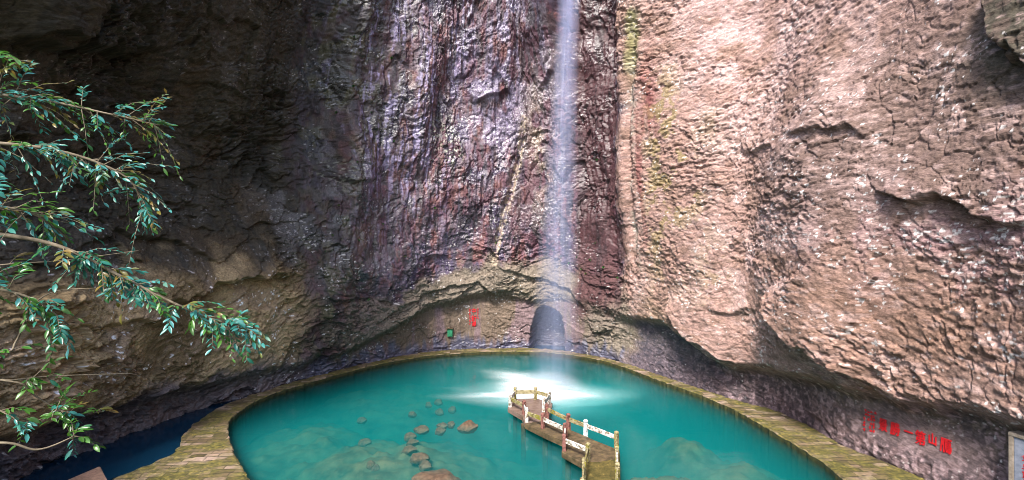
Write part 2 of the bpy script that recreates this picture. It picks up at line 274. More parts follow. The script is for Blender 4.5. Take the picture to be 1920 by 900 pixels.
PROF = {   # inward offset above the lip, metres
    -2000: [0, 0, .8, 1.0, .2, -1, -1.5, -1, 2, 6, 9, 10],
    30:    [0, 0, .9, 1.3, .5, -.6, -1.3, -1.0, 3, 6, 9, 10],
    260:   [0, 0, .9, 1.2, .2, -2.2, -3.2, -3.2, -1, 4, 9, 10],
    450:   [0, 0, .7, 1.0, .3, -1.8, -2.7, -3.2, -2, 2, 7, 9],
    545:   [0, 0, .5, .6, 0, -1.6, -2.8, -3.6, -3, -.5, 4, 7],
    585:   [0, 0, .3, .3, -.6, -1.5, -2.2, -2.6, -2.2, -1, 2, 5],
    650:   [0, 0, .3, .5, .6, .6, .7, .8, 1.0, 1.8, 3.5, 4.5],
    800:   [0, 0, .4, .8, 1.1, 1.4, 1.6, 2.0, 2.8, 4.2, 6, 7],
    940:   [0, 0, .5, .9, 1.3, 1.6, 2.0, 2.6, 3.6, 5.2, 7, 8],
    1050:  [0, 0, .3, .5, .8, 1.0, 1.2, 1.6, 2.4, 4.0, 6.5, 7],
    1100:  [0, 0, -.1, -.4, -.6, -.8, -.9, -.9, -.5, .6, 3, 4],
    1150:  [0, 0, -.2, -.5, -.8, -1.0, -1.1, -1.0, -.6, .6, 2.5, 3.5],
    1205:  [0, 0, .5, .9, 1.2, 1.4, 1.6, 1.8, 2.1, 2.8, 3.8, 4],
    1400:  [0, 0, .7, 1.2, 1.2, 1.0, .8, .3, 0, -.8, -2, -3],
    1600:  [0, 0, .9, 1.7, 1.9, 1.8, 1.3, .4, -.3, -1.5, -3, -4],
    1920:  [0, 0, .8, 1.4, 1.8, 1.8, 1.6, 1.2, .7, 0, -2, -3],
    2600:  [0, 0, .8, 1.4, 1.8, 1.8, 1.6, 1.2, .7, 0, -2, -3],
}
pk = np.array(sorted(PROF)); pS = s_of(pk); pv = np.array([PROF[q] for q in pk], float)
hh_ = np.linspace(-1, 48, 197)
pt = np.array([np.interp(hh_, PROF_H, r) for r in pv])
kk = np.exp(-0.5 * (np.arange(-10, 11) / 3.5) ** 2); kk /= kk.sum()
pt = np.array([np.convolve(np.pad(r, 10, mode='edge'), kk, mode='valid') for r in pt])

def profile(s, h):
    h = np.clip(h, -1, 47.99)
    i = np.clip(np.searchsorted(pS, s) - 1, 0, len(pS) - 2)
    t = np.clip((s - pS[i]) / (pS[i + 1] - pS[i]), 0, 1); t = t * t * (3 - 2 * t)
    y = (h + 1) / 49 * 196; j = np.clip(y.astype(int), 0, 195); fr = y - j
    g = lambda a: pt[a, j] * (1 - fr) + pt[a, j + 1] * fr
    return g(i) * (1 - t) + g(i + 1) * t

def macro(s, z):
    zl = np.interp(s, LC, LIP_Z); A = np.interp(s, LC, LIP_A)
    w = 0.35 * fbm(s / 3.0, s * 0 + 3.3, 91, 3)
    h = z - zl - w
    o = A * sst(-0.55, 0.75, h) - 0.25 * A * sst(0, 6, h)
    return o + profile(s, h)

def base_xy(s):
    return np.interp(s, ss, gx), np.interp(s, ss, gy), np.interp(s, ss, NXs), np.interp(s, ss, NYs)

# coarse table that turns a picture position into wall coordinates (s along the foot, z up)
_cs = np.linspace(-500, 2500, 1200); _zs = np.linspace(0, 41, 500)
_S, _Z = np.meshgrid(s_of(_cs), _zs, indexing='ij')
_o = macro(_S, _Z); _bx, _by, _nx, _ny = base_xy(_S)
_X, _Y = _bx + _nx * _o, _by + _ny * _o
_PX, _PY = 960 + F * _X / _Y, 450 + F * (CAMH - _Z) / _Y
def W(px, py):
    d = (_PX - px) ** 2 + (_PY - py) ** 2
    i = np.unravel_index(np.argmin(d), d.shape)
    return float(_S[i]), float(_Z[i])

def seg_dist(s, z, poly):
    """distance to a polyline, the side (+ above / left of its run) and the position along it 0..1"""
    best = np.full(s.shape, 1e9, np.float32); side = np.zeros_like(best); along = np.zeros_like(best)
    n = len(poly) - 1
    for i in range(n):
        (a, b), (c, d) = poly[i], poly[i + 1]
        ex, ez = c - a, d - b; l2 = ex * ex + ez * ez + 1e-9
        t = np.clip(((s - a) * ex + (z - b) * ez) / l2, 0, 1)
        qx, qz = s - a - t * ex, z - b - t * ez
        dd = qx * qx + qz * qz
        m = dd < best
        best = np.where(m, dd, best); side = np.where(m, np.sign(ex * (z - b) - ez * (s - a)), side); along = np.where(m, (i + t) / n, along)
    return np.sqrt(best), side, along

def blob(s, z, px, py, rs, rz, ang=0, p=1.0):
    a, b = W(px, py); ca, sa = math.cos(R(ang)), math.sin(R(ang))
    u, v = s - a, z - b
    u, v = (u * ca + v * sa) / rs, (-u * sa + v * ca) / rz
    return np.exp(-(u * u + v * v) ** p)

# ledges: (picture polyline, height of the step, fall-off on the proud side); the side above the line stands proud
LEDGES = [
    ([(1438, 545), (1452, 580), (1490, 625), (1530, 662), (1580, 700), (1630, 725)], 1.3, 5.0),
    ([(1248, 560), (1262, 600), (1300, 640), (1345, 668), (1400, 692)], 0.9, 3.0),
    ([(1640, 352), (1665, 372), (1710, 378), (1760, 371), (1805, 378), (1830, 404), (1870, 420), (1935, 433)], 0.75, 3.0),
    ([(1480, 250), (1530, 248), (1580, 235), (1625, 262)], 0.35, 1.6),
    ([(1380, 275), (1420, 285), (1465, 270)], 0.35, 1.4),
    ([(1330, 580), (1370, 592), (1420, 585)], 0.35, 1.0),
    ([(300, 575), (372, 556), (400, 536), (450, 524), (510, 522), (566, 520)], 1.3, 3.5),
    ([(0, 72), (80, 84), (160, 96), (240, 104), (330, 90)], 1.2, 4.0),
    ([(130, 470), (230, 440), (330, 452), (400, 500)], 0.6, 2.5),
    ([(0, 610), (120, 622), (230, 600), (330, 620)], 0.6, 2.0),
    ([(885, 195), (915, 178), (945, 172), (965, 180)], 0.5, 1.5),
    ([(690, 610), (760, 575), (830, 545), (900, 530)], 0.5, 1.6),
    ([(940, 505), (1000, 520), (1060, 545), (1110, 590)], 0.5, 1.6),
    ([(600, 330), (650, 345), (720, 340)], 0.4, 1.5),
    ([(1842, -60), (1850, 0), (1862, 30), (1890, 80), (1925, 135), (1980, 190)], 0.8, 9.0),
    ([(1010, 170), (1030, 150), (1050, 120)], 0.6, 1.5),
]
LED = [([W(*p) for p in pl], a, f) for pl, a, f in LEDGES]
CRACKS = [   # (picture polyline, depth, width in metres)
    ([(982, 225), (972, 290), (950, 380), (935, 440), (926, 485)], 0.5, 0.35),
    ([(1186, 0), (1180, 130), (1176, 260), (1180, 400), (1186, 540)], 0.5, 0.5),
    ([(495, 180), (500, 260), (498, 350)], 0.5, 0.4),
    ([(1300, 640), (1340, 690), (1400, 735)], 0.4, 0.3),
    ([(1500, 770), (1530, 790), (1545, 830)], 0.15, 0.2),
]
CRK = [([W(*p) for p in pl], d, w) for pl, d, w in CRACKS]
VEIN = [W(*p) for p in [(985, 225), (975, 290), (956, 375), (938, 440), (926, 490)]]
RIB = [W(*p) for p in [(1182, 30), (1182, 130), (1186, 220), (1183, 320), (1184, 420), (1196, 500)]]
DOOR = W(1026, 645)[0]
PANEL_A, PANEL_B = W(886, 596), W(1706, 808)

def relief(s, z):
    """full inward offset of the rock face, with the chips and strata"""
    s = s.astype(np.float32); z = z.astype(np.float32)
    c = c_of(s)
    o = macro(s, z).astype(np.float32)
    wu, wv = fbm(s / 5, z / 5, 11, 3), fbm(s / 5, z / 5, 12, 3)
    wu2, wv2 = fbm(s / 1.1, z / 1.1, 13, 3), fbm(s / 1.1, z / 1.1, 14, 3)
    for pl, a, f in LED:
        zz = z + 0.25 * wv2; d, sd, al = seg_dist(s + 0.25 * wu2, zz, pl)
        g = sd * d
        e = np.minimum(1, 5 * np.minimum(al, 1 - al) + 0.0)
        o += a * e * np.where(g > 0, np.exp(-g / f) * sst(0, 0.25, g), -0.25 * np.exp(-d / 0.8))
    for pl, dp, w in CRK:
        d, sd, al = seg_dist(s + 0.2 * wu2, z + 0.2 * wv2, pl)
        o -= dp * np.exp(-(d / w) ** 2) * np.minimum(1, 6 * np.minimum(al, 1 - al))
    # arched doorway cut into the back wall
    dx = (s - DOOR + 0.12 * wu2) / 2.05; dz = z / 5.1 + 0.03 * wv2
    arch = 1 - np.abs(dx) ** 2.2 - np.clip(dz, 0, 9) ** 3.2
    door = sst(-0.02, 0.10, arch); o -= 3.6 * door
    # regions: right face, back face, left face, smooth dressed recess below the lip
    left = 1 - sst(520, 620, c); right = sst(1165, 1215, c); back = 1 - left - right
    zl = np.interp(s, LC, LIP_Z); below = 1 - sst(-0.6, 0.3, z - zl)
    flat = 1 - 0.5 * below * np.maximum(right, sst(680, 760, c) * (1 - sst(1060, 1130, c)))
    pb = np.exp(-np.clip(np.abs(s - PANEL_B[0]) / 3.2, 0, 5) ** 6 - np.clip(np.abs(z - PANEL_B[1]) / 1.0, 0, 5) ** 6)
    pa = np.exp(-np.clip(np.abs(s - PANEL_A[0]) / 1.3, 0, 5) ** 6 - np.clip(np.abs(z - PANEL_A[1]) / 1.7, 0, 5) ** 6)
    panel = np.maximum(pa, pb); flat = flat * (1 - 0.97 * panel)
    o -= 0.10 * panel
    # large undulation
    o += (0.75 - 0.4 * right) * fbm(s / 7, z / 9, 21, 3) * (1 - 0.8 * panel) * (0.35 + 0.65 * sst(0, 3, z - zl + 1))
    # strata: chips drawn out along the beds; the beds dip differently on each side
    v = z - 0.28 * np.minimum(s - s_of(590.0), 0) + 0.16 * np.maximum(s - s_of(1190.0), 0) * (1 - 0.6 * sst(4, 12, z))
    su, sv = s + 0.9 * wu + 0.25 * wu2, v + 0.9 * wv + 0.22 * wv2
    h1, e1, _ = facets(su / 3.4, sv / 1.7, 31); h2, e2, _ = facets(su / (1.25 + .35 * right) + 0.3 * wv, sv / 0.5, 32); h3, e3, _ = facets(su / (0.5 + .35 * right), sv / 0.22, 33, 0.5)
    h4, e4, _ = facets((s + .12 * wv2) / (0.27 + .18 * right), (v + .12 * wu2) / 0.14, 34, 0.5)
    big, mid_, sm = 0.5 - 0.38 * right, 0.40 - 0.29 * right, 0.22 - 0.11 * right
    patch = 0.25 + 1.0 * sst(-0.35, 0.55, fbm(s / 4.5, z / 3.0, 37, 3))
    hor = big * h1 + patch * (mid_ * h2 + sm * h3) + 0.13 * h4 * np.minimum(patch + .25, 1.1)
    hor -= (0.10 + 0.05 * right) * (1 - sst(0, 0.09, e2)) * sst(-0.2, .3, fbm(s / 2, z / 1.2, 38, 3)) + 0.13 * (1 - sst(0, 0.045, e1))
    # long bedding cracks, sharp below and worn above
    t_ = (sv / 1.35 + 0.55 * wu2 + 0.35 * wv) % 1.0
    hor += 0.16 * (1 - t_) * np.exp(-t_ * 3.0) * sst(-0.15, 0.45, fbm(s / 3.2, z / 1.3, 39, 3)) * (0.6 + 0.5 * left)
    hor += 0.07 * (ridged(su / 0.9, sv / 0.3, 35, 4) - 1.2)
    # water-worn upright flutes of the back wall
    bu, bv = s + 0.5 * wu + 0.16 * wu2, z + 0.9 * wv
    g1, q1, _ = facets(bu / 1.6, bv / 4.2, 41); g2, q2, _ = facets(bu / 0.6, bv / 1.3, 42); g3, q3, _ = facets(bu / 0.3, bv / 0.45, 43)
    ver = 0.5 * g1 + 0.34 * g2 + 0.17 * g3 + 0.14 * ridged(bu / 0.8, bv / 5, 45, 3) - 0.1 * (1 - sst(0, 0.12, q1))
    vw = np.clip(back * 0.85 + 0.35 * below, 0, 1) * sst(4, 8, z - zl + 4 * below)
    upm = sst(9, 14, z)
    amp = 0.85 + 0.35 * left - (0.12 + 0.28 * sst(1330, 1480, c) * (1 - 0.55 * upm)) * right + 0.35 * fbm(s / 6, z / 6, 51, 2)
    rough = right * sst(6, 12, z) * (1 - sst(1750, 1900, c))
    fine = (hor * (1 - vw) + ver * vw) * amp * flat * (1 - 0.15 * door)
    o += fine + 0.07 * np.minimum(patch + .2, 1) * fbm(s / 0.3, z / 0.22, 61, 3) * flat * (1 - 0.5 * vw)
    # water-shedding brow high above the pool, where the stream leaves the rock
    sw = s_of(1062)
    o += 7.5 * np.exp(-((s - sw) / 2.6) ** 4) * sst(38.5, 41.0, z)
    return o

def surf(s, z, lift=0.0):
    s = np.asarray(s, float); z = np.asarray(z, float)
    o = relief(s, z) + lift
    bx, by, nx, ny = base_xy(s)
    return np.stack([bx + nx * o, by + ny * o, z + 0 * o], -1)

cd = np.concatenate([np.linspace(-330, 2330, 1740)])
sd_ = s_of(cd)
scol = np.concatenate([np.arange(0, sd_[0] - 0.3, 0.5), sd_, np.arange(sd_[-1] + 0.4, ss[-1], 0.5)])
zrow = np.concatenate([np.arange(-1.5, -0.1, 0.35), np.arange(0, 38.2, 0.068), np.arange(38.4, 46.5, 0.35)])
SS, ZZ = np.meshgrid(scol, zrow, indexing='ij')
kz_ = 0.34 + 0.66 * sst(380, 640, c_of(SS)); ZZ = np.where(ZZ > 30, 30 + (ZZ - 30) * kz_, ZZ)   # the left rim is lower
lowf = 1 - sst(-900, -340, c_of(SS)); ZZ = np.where(ZZ > 14, ZZ + lowf * (14 + (ZZ - 14) * 0.2 - ZZ), ZZ)   # the horseshoe opens towards the viewer
P = surf(SS, ZZ)
ns, nz = SS.shape
# the ground on top of the cliff runs back from the rim
bx, by, nx, ny = base_xy(scol)
caps = []
for d, up in ((2.5, 1.0), (9.0, 3.0), (30.0, 6.0)):
    top = P[:, -1, :].copy(); top[:, 0] -= nx * d; top[:, 1] -= ny * d; top[:, 2] += up + 0.6 * fbm(scol / 4, scol * 0 + d, 77, 3); caps.append(top[:, None, :])
P = np.concatenate([P] + caps, 1)
nzz = P.shape[1]

# --- colour of the stone: mineral stains, wet films, lichen and moss, plus some painted shade
def mixv(col, m, c):
    return col * (1 - m[..., None]) + np.array(c, np.float32) * m[..., None]

def stone_colour(s, z):
    s = s.astype(np.float32); z = z.astype(np.float32)
    c = c_of(s); zl = np.interp(s, LC, LIP_Z)
    left = 1 - sst(530, 600, c + 14 * fbm(z / 3, s / 3, 201, 3)); right = sst(1168, 1205, c + 14 * fbm(z / 2.5, s / 9, 202, 3) + 9 * fbm(z / .6, s / 2, 233, 3))
    n_big = fbm(s / 6, z / 6, 203, 4); n_med = fbm(s / 1.6, z / 1.6, 204, 4); n_fin = fbm(s / 0.35, z / 0.3, 205, 3)
    streak = fbm(s / 0.45 + 0.3 * n_med, z / 6.5, 206, 4); streak2 = fbm(s / 1.4, z / 14, 207, 3)
    spk = vn2(s / 0.12, z / 0.085, 208) + 0.5 * vn2(s / 0.3, z / 0.22, 209)
    below = 1 - sst(-0.5, 0.4, z - zl)
    col = np.zeros(s.shape + (3,), np.float32) + np.array((0.125, 0.058, 0.08), np.float32)          # wet red-brown back wall
    col = mixv(col, sst(-0.1, 0.5, n_med), (0.075, 0.055, 0.10))
    col = mixv(col, 0.8 * sst(0.05, 0.6, streak), (0.055, 0.042, 0.062))
    col = mixv(col, 0.55 * sst(0.2, 0.7, fbm(s / 1.1, z / 2.2, 211, 4)), (0.20, 0.08, 0.065))
    col = mixv(col, 0.75 * sst(0.15, 0.5, fbm(s / 0.5 + .4 * n_med, z / 1.6, 216, 4)), (0.05, 0.042, 0.05))
    col = mixv(col, 0.5 * sst(0.25, 0.6, fbm(s / 0.8, z / 1.3, 217, 4)), (0.21, 0.17, 0.21))
    corner_shade = (1 - sst(610, 770, c + 40 * n_big + 25 * streak)) * (0.6 + .4 * sst(-.4, .3, n_med))  # shade of the concave left corner, painted in as near-black rock
    col = mixv(col, 0.9 * corner_shade, (0.032, 0.032, 0.027)); col = mixv(col, .5 * corner_shade * sst(.1, .5, fbm(s / .6, z / 1.2, 218, 4)), (0.13, 0.12, 0.06))
    pale = np.clip(blob(s, z, 950, 40, 4.5, 9, 0) + .9 * blob(s, z, 925, 210, 3.0, 5) + .55 * blob(s, z, 1010, 90, 4, 8), 0, 1) * sst(-0.5, 0.5, n_med + 0.6 * streak)
    col = mixv(col, 0.6 * pale, (0.38, 0.32, 0.47))
    tanb = np.clip(blob(s, z, 1005, 270, 1.8, 7) + .5 * blob(s, z, 1045, 60, 1.5, 7), 0, 1) * sst(-0.4, 0.5, n_med)
    col = mixv(col, 0.8 * tanb, (0.36, 0.27, 0.2))
    wash = np.clip(1.0 * blob(s, z, 775, 170, 4.5, 8, 0) + .9 * blob(s, z, 865, 60, 2.2, 5, -20) + .7 * blob(s, z, 690, 110, 4, 9) + .5 * blob(s, z, 780, 320, 7, 8), 0, 1)
    fine_s = fbm(s / 0.22 + .5 * n_med, z / 2.6, 219, 3)
    col = mixv(col, 0.6 * wash * sst(0.3, 0.8, 0.75 * fine_s + 0.5 * streak2 + 0.3 * n_fin), (0.44, 0.38, 0.62))
    fall1 = seg_dist(s + 0.25 * n_med, z, [W(*p) for p in [(880, 5), (866, 50), (842, 105), (832, 130)]])[0]
    col = mixv(col, 0.8 * np.exp(-(fall1 / 0.5) ** 2) * sst(-0.3, 0.4, streak + n_fin * .5), (0.62, 0.6, 0.7))
    # greenish brown shelf over the arch, and the wall under it
    arch = np.clip(sst(4.6, 3.0, z - zl + 1.2 * n_med) , 0, 1) * (1 - left)
    col = mixv(col, arch * sst(560, 760, c) * 0.95, (0.19, 0.155, 0.12))
    col = mixv(col, arch * 0.6 * sst(0.0, 0.6, n_med), (0.14, 0.115, 0.08))
    inner = below * sst(640, 720, c) * (1 - sst(1075, 1120, c))
    col = mixv(col, inner, (0.14, 0.098, 0.07)); col = mixv(col, inner * sst(0.0, 0.5, streak2 + 0.5 * streak), (0.16, 0.105, 0.11))
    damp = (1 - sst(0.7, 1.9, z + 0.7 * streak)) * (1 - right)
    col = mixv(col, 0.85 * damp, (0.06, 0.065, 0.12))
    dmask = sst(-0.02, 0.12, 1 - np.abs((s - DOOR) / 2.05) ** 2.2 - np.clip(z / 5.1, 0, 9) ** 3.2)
    col = mixv(col, 0.7 * dmask, (0.075, 0.06, 0.065))  # shade inside the doorway recess, painted into its colour
    # dark red groove right of the fall
    gro = sst(1068, 1092, c + 6 * n_med) * (1 - sst(1158, 1182, c + 8 * n_med)) * sst(0, 4, z - 3 + n_med)
    col = mixv(col, 0.93 * gro, (0.085, 0.036, 0.040)); col = mixv(col, 0.6 * gro * sst(0.2, .6, streak), (0.04, 0.026, 0.032))
    # left rock: earthy brown; the shade of the hollow is painted in as dark olive
    lb = mixv(np.zeros_like(col) + np.array((0.20, 0.145, 0.08), np.float32), sst(-0.3, 0.5, n_big + 0.4 * n_med), (0.10, 0.07, 0.036))
    lb = mixv(lb, 0.5 * sst(0.1, 0.6, n_med), (0.21, 0.15, 0.10))
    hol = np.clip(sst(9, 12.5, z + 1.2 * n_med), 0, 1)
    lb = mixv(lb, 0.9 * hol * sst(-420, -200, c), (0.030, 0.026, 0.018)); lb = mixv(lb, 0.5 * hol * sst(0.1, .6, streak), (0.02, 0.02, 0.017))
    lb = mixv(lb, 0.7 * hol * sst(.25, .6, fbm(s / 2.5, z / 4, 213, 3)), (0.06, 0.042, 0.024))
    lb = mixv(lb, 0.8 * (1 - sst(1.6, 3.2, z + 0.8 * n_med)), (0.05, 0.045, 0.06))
    lb = mixv(lb, 0.55 * blob(s, z, 560, 400, 2.2, 6) * sst(-.2, .5, n_med), (0.16, 0.15, 0.16))
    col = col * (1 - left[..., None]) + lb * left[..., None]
    # right rock: pinkish grey tuff with pale mineral crust
    rb = np.zeros_like(col) + np.array((0.285, 0.195, 0.168), np.float32)
    rb = mixv(rb, sst(-0.2, 0.5, n_med), (0.335, 0.245, 0.22)); rb = mixv(rb, 0.6 * sst(0.0, 0.7, fbm(s / 2.4, z / 0.9, 214, 4)), (0.215, 0.145, 0.11))
    upr = np.clip(blob(s, z, 1830, 190, 9, 8) + .6 * blob(s, z, 1500, 330, 6, 4), 0, 1)
    rb = mixv(rb, 0.8 * upr, (0.125, 0.092, 0.08)); rb = mixv(rb, 0.9 * blob(s, z, 1912, 45, 2.2, 3.0, -20, 2), (0.05, 0.05, 0.035))
    rb = mixv(rb, 0.85 * np.clip(blob(s, z, 1320, 120, 4.5, 10) + .8 * blob(s, z, 1420, 480, 6, 4) + .7 * blob(s, z, 1480, 60, 6, 6), 0, 1) * sst(-0.5, 0.4, n_med), (0.375, 0.28, 0.27))
    rb = mixv(rb, 0.7 * blob(s, z, 1860, 500, 8, 3.0) * sst(-.4, .4, n_med), (0.22, 0.14, 0.17))
    bel = blob(s, z, 1640, 610, 9, 3.2)
    rb = mixv(rb, 0.75 * bel, (0.25, 0.16, 0.115))
    dk = fbm(s / 0.7, z / 0.28, 221, 4)
    rb = mixv(rb, 0.55 * sst(0.2, 0.65, dk) * (.6 + .4 * sst(-.2, .5, n_big)), (0.13, 0.095, 0.08))
    rb = mixv(rb, 0.5 * sst(0.25, 0.7, -dk + .3 * n_med), (0.40, 0.31, 0.29))
    rust = np.clip(blob(s, z, 1215, 190, .9, 4.5, 6) + .8 * blob(s, z, 1200, 330, .8, 6), 0, 1)
    rb = mixv(rb, 0.85 * rust * sst(-.6, .2, streak), (0.16, 0.05, 0.05))
    mossm = np.clip(blob(s, z, 1250, 330, 2.0, 8, 8) + .8 * blob(s, z, 1290, 330, 1.0, 4, 15) + .7 * blob(s, z, 1225, 430, 1.4, 7) + .6 * blob(s, z, 1340, 520, 1.2, 3) + .7 * blob(s, z, 1250, 210, 1, 4) + .5 * blob(s, z, 1330, 230, 1, 2), 0, 1)
    rb = mixv(rb, 0.8 * mossm * sst(-0.1, 0.5, n_med + 0.5 * n_fin), (0.20, 0.165, 0.07))
    rb = mixv(rb, 0.55 * blob(s, z, 1230, 600, 2.5, 2.5), (0.18, 0.14, 0.085))
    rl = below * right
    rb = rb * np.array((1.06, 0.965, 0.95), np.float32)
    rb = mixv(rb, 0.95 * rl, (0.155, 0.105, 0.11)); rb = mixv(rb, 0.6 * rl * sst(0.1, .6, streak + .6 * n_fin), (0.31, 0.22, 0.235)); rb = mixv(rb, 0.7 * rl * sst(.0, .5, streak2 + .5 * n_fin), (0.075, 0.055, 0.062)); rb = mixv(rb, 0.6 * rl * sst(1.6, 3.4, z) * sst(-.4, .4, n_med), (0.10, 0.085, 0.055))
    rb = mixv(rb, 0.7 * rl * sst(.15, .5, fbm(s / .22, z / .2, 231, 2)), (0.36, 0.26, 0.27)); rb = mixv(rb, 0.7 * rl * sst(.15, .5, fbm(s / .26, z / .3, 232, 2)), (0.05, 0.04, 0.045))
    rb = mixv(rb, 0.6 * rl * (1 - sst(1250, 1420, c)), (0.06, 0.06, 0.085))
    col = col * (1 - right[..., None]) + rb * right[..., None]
    # pale rib with yellow moss at the edge of the buttress, pale vein in the back wall
    d = seg_dist(s + 0.2 * n_med, z, RIB)[0]
    col = mixv(col, np.exp(-(d / 0.42) ** 2) * sst(-0.6, 0.3, n_med + n_fin * .5), (0.36, 0.31, 0.26)); col = mixv(col, np.exp(-((d - .3) / 0.5) ** 2) * .8 * sst(26, 30, z) , (0.19, 0.18, 0.07))
    d = seg_dist(s + 0.15 * n_med, z, VEIN)[0]
    col = mixv(col, 0.9 * np.exp(-((d - .25) / 0.2) ** 2) * sst(-0.6, 0.3, n_fin), (0.48, 0.38, 0.28))
    col = mixv(col, 0.7 * np.clip(blob(s, z, 985, 320, 1.4, 5) + blob(s, z, 965, 420, 1.2, 4), 0, 1) * sst(-.5, .5, streak2), (0.17, 0.095, 0.1))
    # lichen specks and patches
    lich = np.clip(.95 * blob(s, z, 845, 265, 1.3, 2.2) + .8 * blob(s, z, 815, 240, .7, 1.4) + .9 * blob(s, z, 850, 290, 1.0, .8) + .5 * blob(s, z, 635, 325, 1.6, 1.0), 0, 1)
    col = mixv(col, lich * sst(0.25, 0.5, spk * .6 + .5 * n_fin), (0.6, 0.62, 0.5))
    dens = -0.12 + 0.5 * blob(s, z, 530, 430, 3, 2.2) + .45 * blob(s, z, 640, 500, 5, 3.0) +   .16 * right * (0.4 + .6 * sst(-.3, .4, n_big)) + .55 * blob(s, z, 1850, 470, 8, 3.5) + .55 * blob(s, z, 1800, 790, 4, 1.2) + .3 * blob(s, z, 890, 645, 4, .8) + .25 * blob(s, z, 1520, 470, 8, 3) - .5 * rl
    m = sst(1.02 - 0.55 * dens, 1.12 - 0.55 * dens, spk + 0.35 * n_med)
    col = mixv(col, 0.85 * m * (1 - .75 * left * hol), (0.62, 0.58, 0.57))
    wetm = np.clip((1 - left) * (1 - right) * sst(3, 8, z - zl) * (.75 + .5 * n_med) + .55 * damp + .35 * left * sst(.0, .6, n_med) + 0.5 * below * (1 - right) * .5, 0, 1)
    pan = np.exp(-np.clip(np.abs(s - PANEL_B[0]) / 3.2, 0, 5) ** 6 - np.clip(np.abs(z - PANEL_B[1]) / 1.0, 0, 5) ** 6)
    col = mixv(col, 0.6 * pan, (0.21, 0.15, 0.15))
    col = np.clip(col * (left * (1.85 - .6 * hol) + right + (1 - left - right) * (1 - .18 * sst(6, 10, z - zl)))[..., None], 0, .85)  # the smaller left factor deepens the painted shade of the hollow
    return col, wetm

def grain(s, z):
    c = c_of(s); left = 1 - sst(560, 610, c); right = sst(1170, 1200, c); back = 1 - left - right
    l0, r0 = s_of(590.0), s_of(1185.0)
    dl = np.minimum(s - l0, 0); dr = np.maximum(s - r0, 0); db = np.clip(s, l0, r0) - l0
    v = z - 0.28 * dl + 0.16 * dr * (1 - 0.6 * sst(4, 12, z))
    zl = np.interp(s, LC, LIP_Z); up = back * sst(0, 4, z - zl - 3)
    return np.stack([dl * 1.1 + dr * 0.75 + db * 1.7, 0 * s, v * (2.0 * left + 2.1 * right) + back * (z * 0.75)], -1)
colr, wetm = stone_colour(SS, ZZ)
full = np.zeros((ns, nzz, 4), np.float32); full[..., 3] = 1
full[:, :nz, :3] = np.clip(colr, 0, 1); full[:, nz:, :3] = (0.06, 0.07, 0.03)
wfull = np.zeros((ns, nzz), np.float32); wfull[:, :nz] = wetm
me = bpy.data.meshes.new('cliff')
nv = ns * nzz
me.vertices.add(nv); me.vertices.foreach_set('co', P.reshape(-1).astype(np.float32))
idx = np.arange(nv).reshape(ns, nzz)
q = np.stack([idx[:-1, :-1], idx[1:, :-1], idx[1:, 1:], idx[:-1, 1:]], -1).reshape(-1, 4)
nf = len(q)
me.loops.add(nf * 4); me.loops.foreach_set('vertex_index', q.reshape(-1).astype(np.int32))
me.polygons.add(nf); me.polygons.foreach_set('loop_start', np.arange(0, nf * 4, 4, dtype=np.int32))
me.update(calc_edges=True); me.validate()
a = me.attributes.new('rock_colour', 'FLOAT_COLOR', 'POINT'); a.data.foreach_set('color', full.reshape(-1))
a = me.attributes.new('wet', 'FLOAT', 'POINT'); a.data.foreach_set('value', wfull.reshape(-1))
gr_ = np.zeros((ns, nzz, 3), np.float32); gr_[:, :nz] = grain(SS, ZZ); gr_[:, nz:] = gr_[:, nz - 1:nz]
a = me.attributes.new('grain', 'FLOAT_VECTOR', 'POINT'); a.data.foreach_set('vector', gr_.reshape(-1))
cliff = bpy.data.objects.new('cliff', me); C.objects.link(cliff); me.materials.append(mat_rock())
tag(cliff, 'tall horseshoe rock cliff, dark on the left and pinkish on the right', None, None, 'structure')
# ---------------------------------------------------------------- pool, paths, ground
IN_PX = [(575, 905), (467, 897), (437, 842), (428, 800), (441, 777), (500, 742), (600, 711), (700, 685), (800, 667), (900, 659.5), (960, 658.5), (1030, 661), (1113, 672), (1165, 686), (1240, 714), (1300, 735), (1370, 765), (1490, 833), (1580, 899)]
OUT_PX = [(120, 945), (210, 897), (288, 866), (328, 846), (343, 816), (372, 788), (425, 757), (520, 725), (600, 703), (700, 677), (800, 659), (932, 652.5), (1022, 654), (1113, 666), (1180, 684), (1240, 704), (1305, 726), (1380, 750), (1455, 770), (1520, 800), (1580, 834), (1680, 873), (1735, 899)]
PT = 0.28
inp = [at(x, y, PT) for x, y in IN_PX] + [Vector((14.6, 19.8, PT)), Vector((9.5, 17.6, PT)), Vector((4, 16.4, PT)), Vector((-2, 16.6, PT)), Vector((-6.5, 18.2, PT)), Vector((-8.6, 20.6, PT))]
inp = inp[1:]
outp = [at(x, y, PT) for x, y in OUT_PX[1:]] + [Vector((17.5, 19.5, PT)), Vector((12, 15.0, PT)), Vector((5, 13.2, PT)), Vector((-3, 13.2, PT)), Vector((-11, 15.5, PT)), Vector((-18.5, 19.5, PT))]
MID = Vector((0.3, 34.0, 0))
def ring_fn(pts):
    loop = smooth_line(list(pts) + [pts[0]], 14)
    a = np.unwrap(np.array([math.atan2(p.y - MID.y, p.x - MID.x) for p in loop])); r = np.array([(p.xy - MID.xy).length for p in loop])
    if a[-1] < a[0]: a, r = -a, r; sgn = -1
    else: sgn = 1
    o = np.argsort(a); a, r = a[o], r[o]
    A3 = np.concatenate([a - 2 * math.pi, a, a + 2 * math.pi]); R3 = np.concatenate([r, r, r])
    o = np.argsort(A3); A3, R3 = A3[o], R3[o]
    return lambda t: np.interp((sgn * t - A3[len(A3) // 3]) % (2 * math.pi) + A3[len(A3) // 3], A3, R3)
r_in, r_out = ring_fn(inp), ring_fn(outp)
TH = np.linspace(0, 2 * math.pi, 1400, endpoint=False)
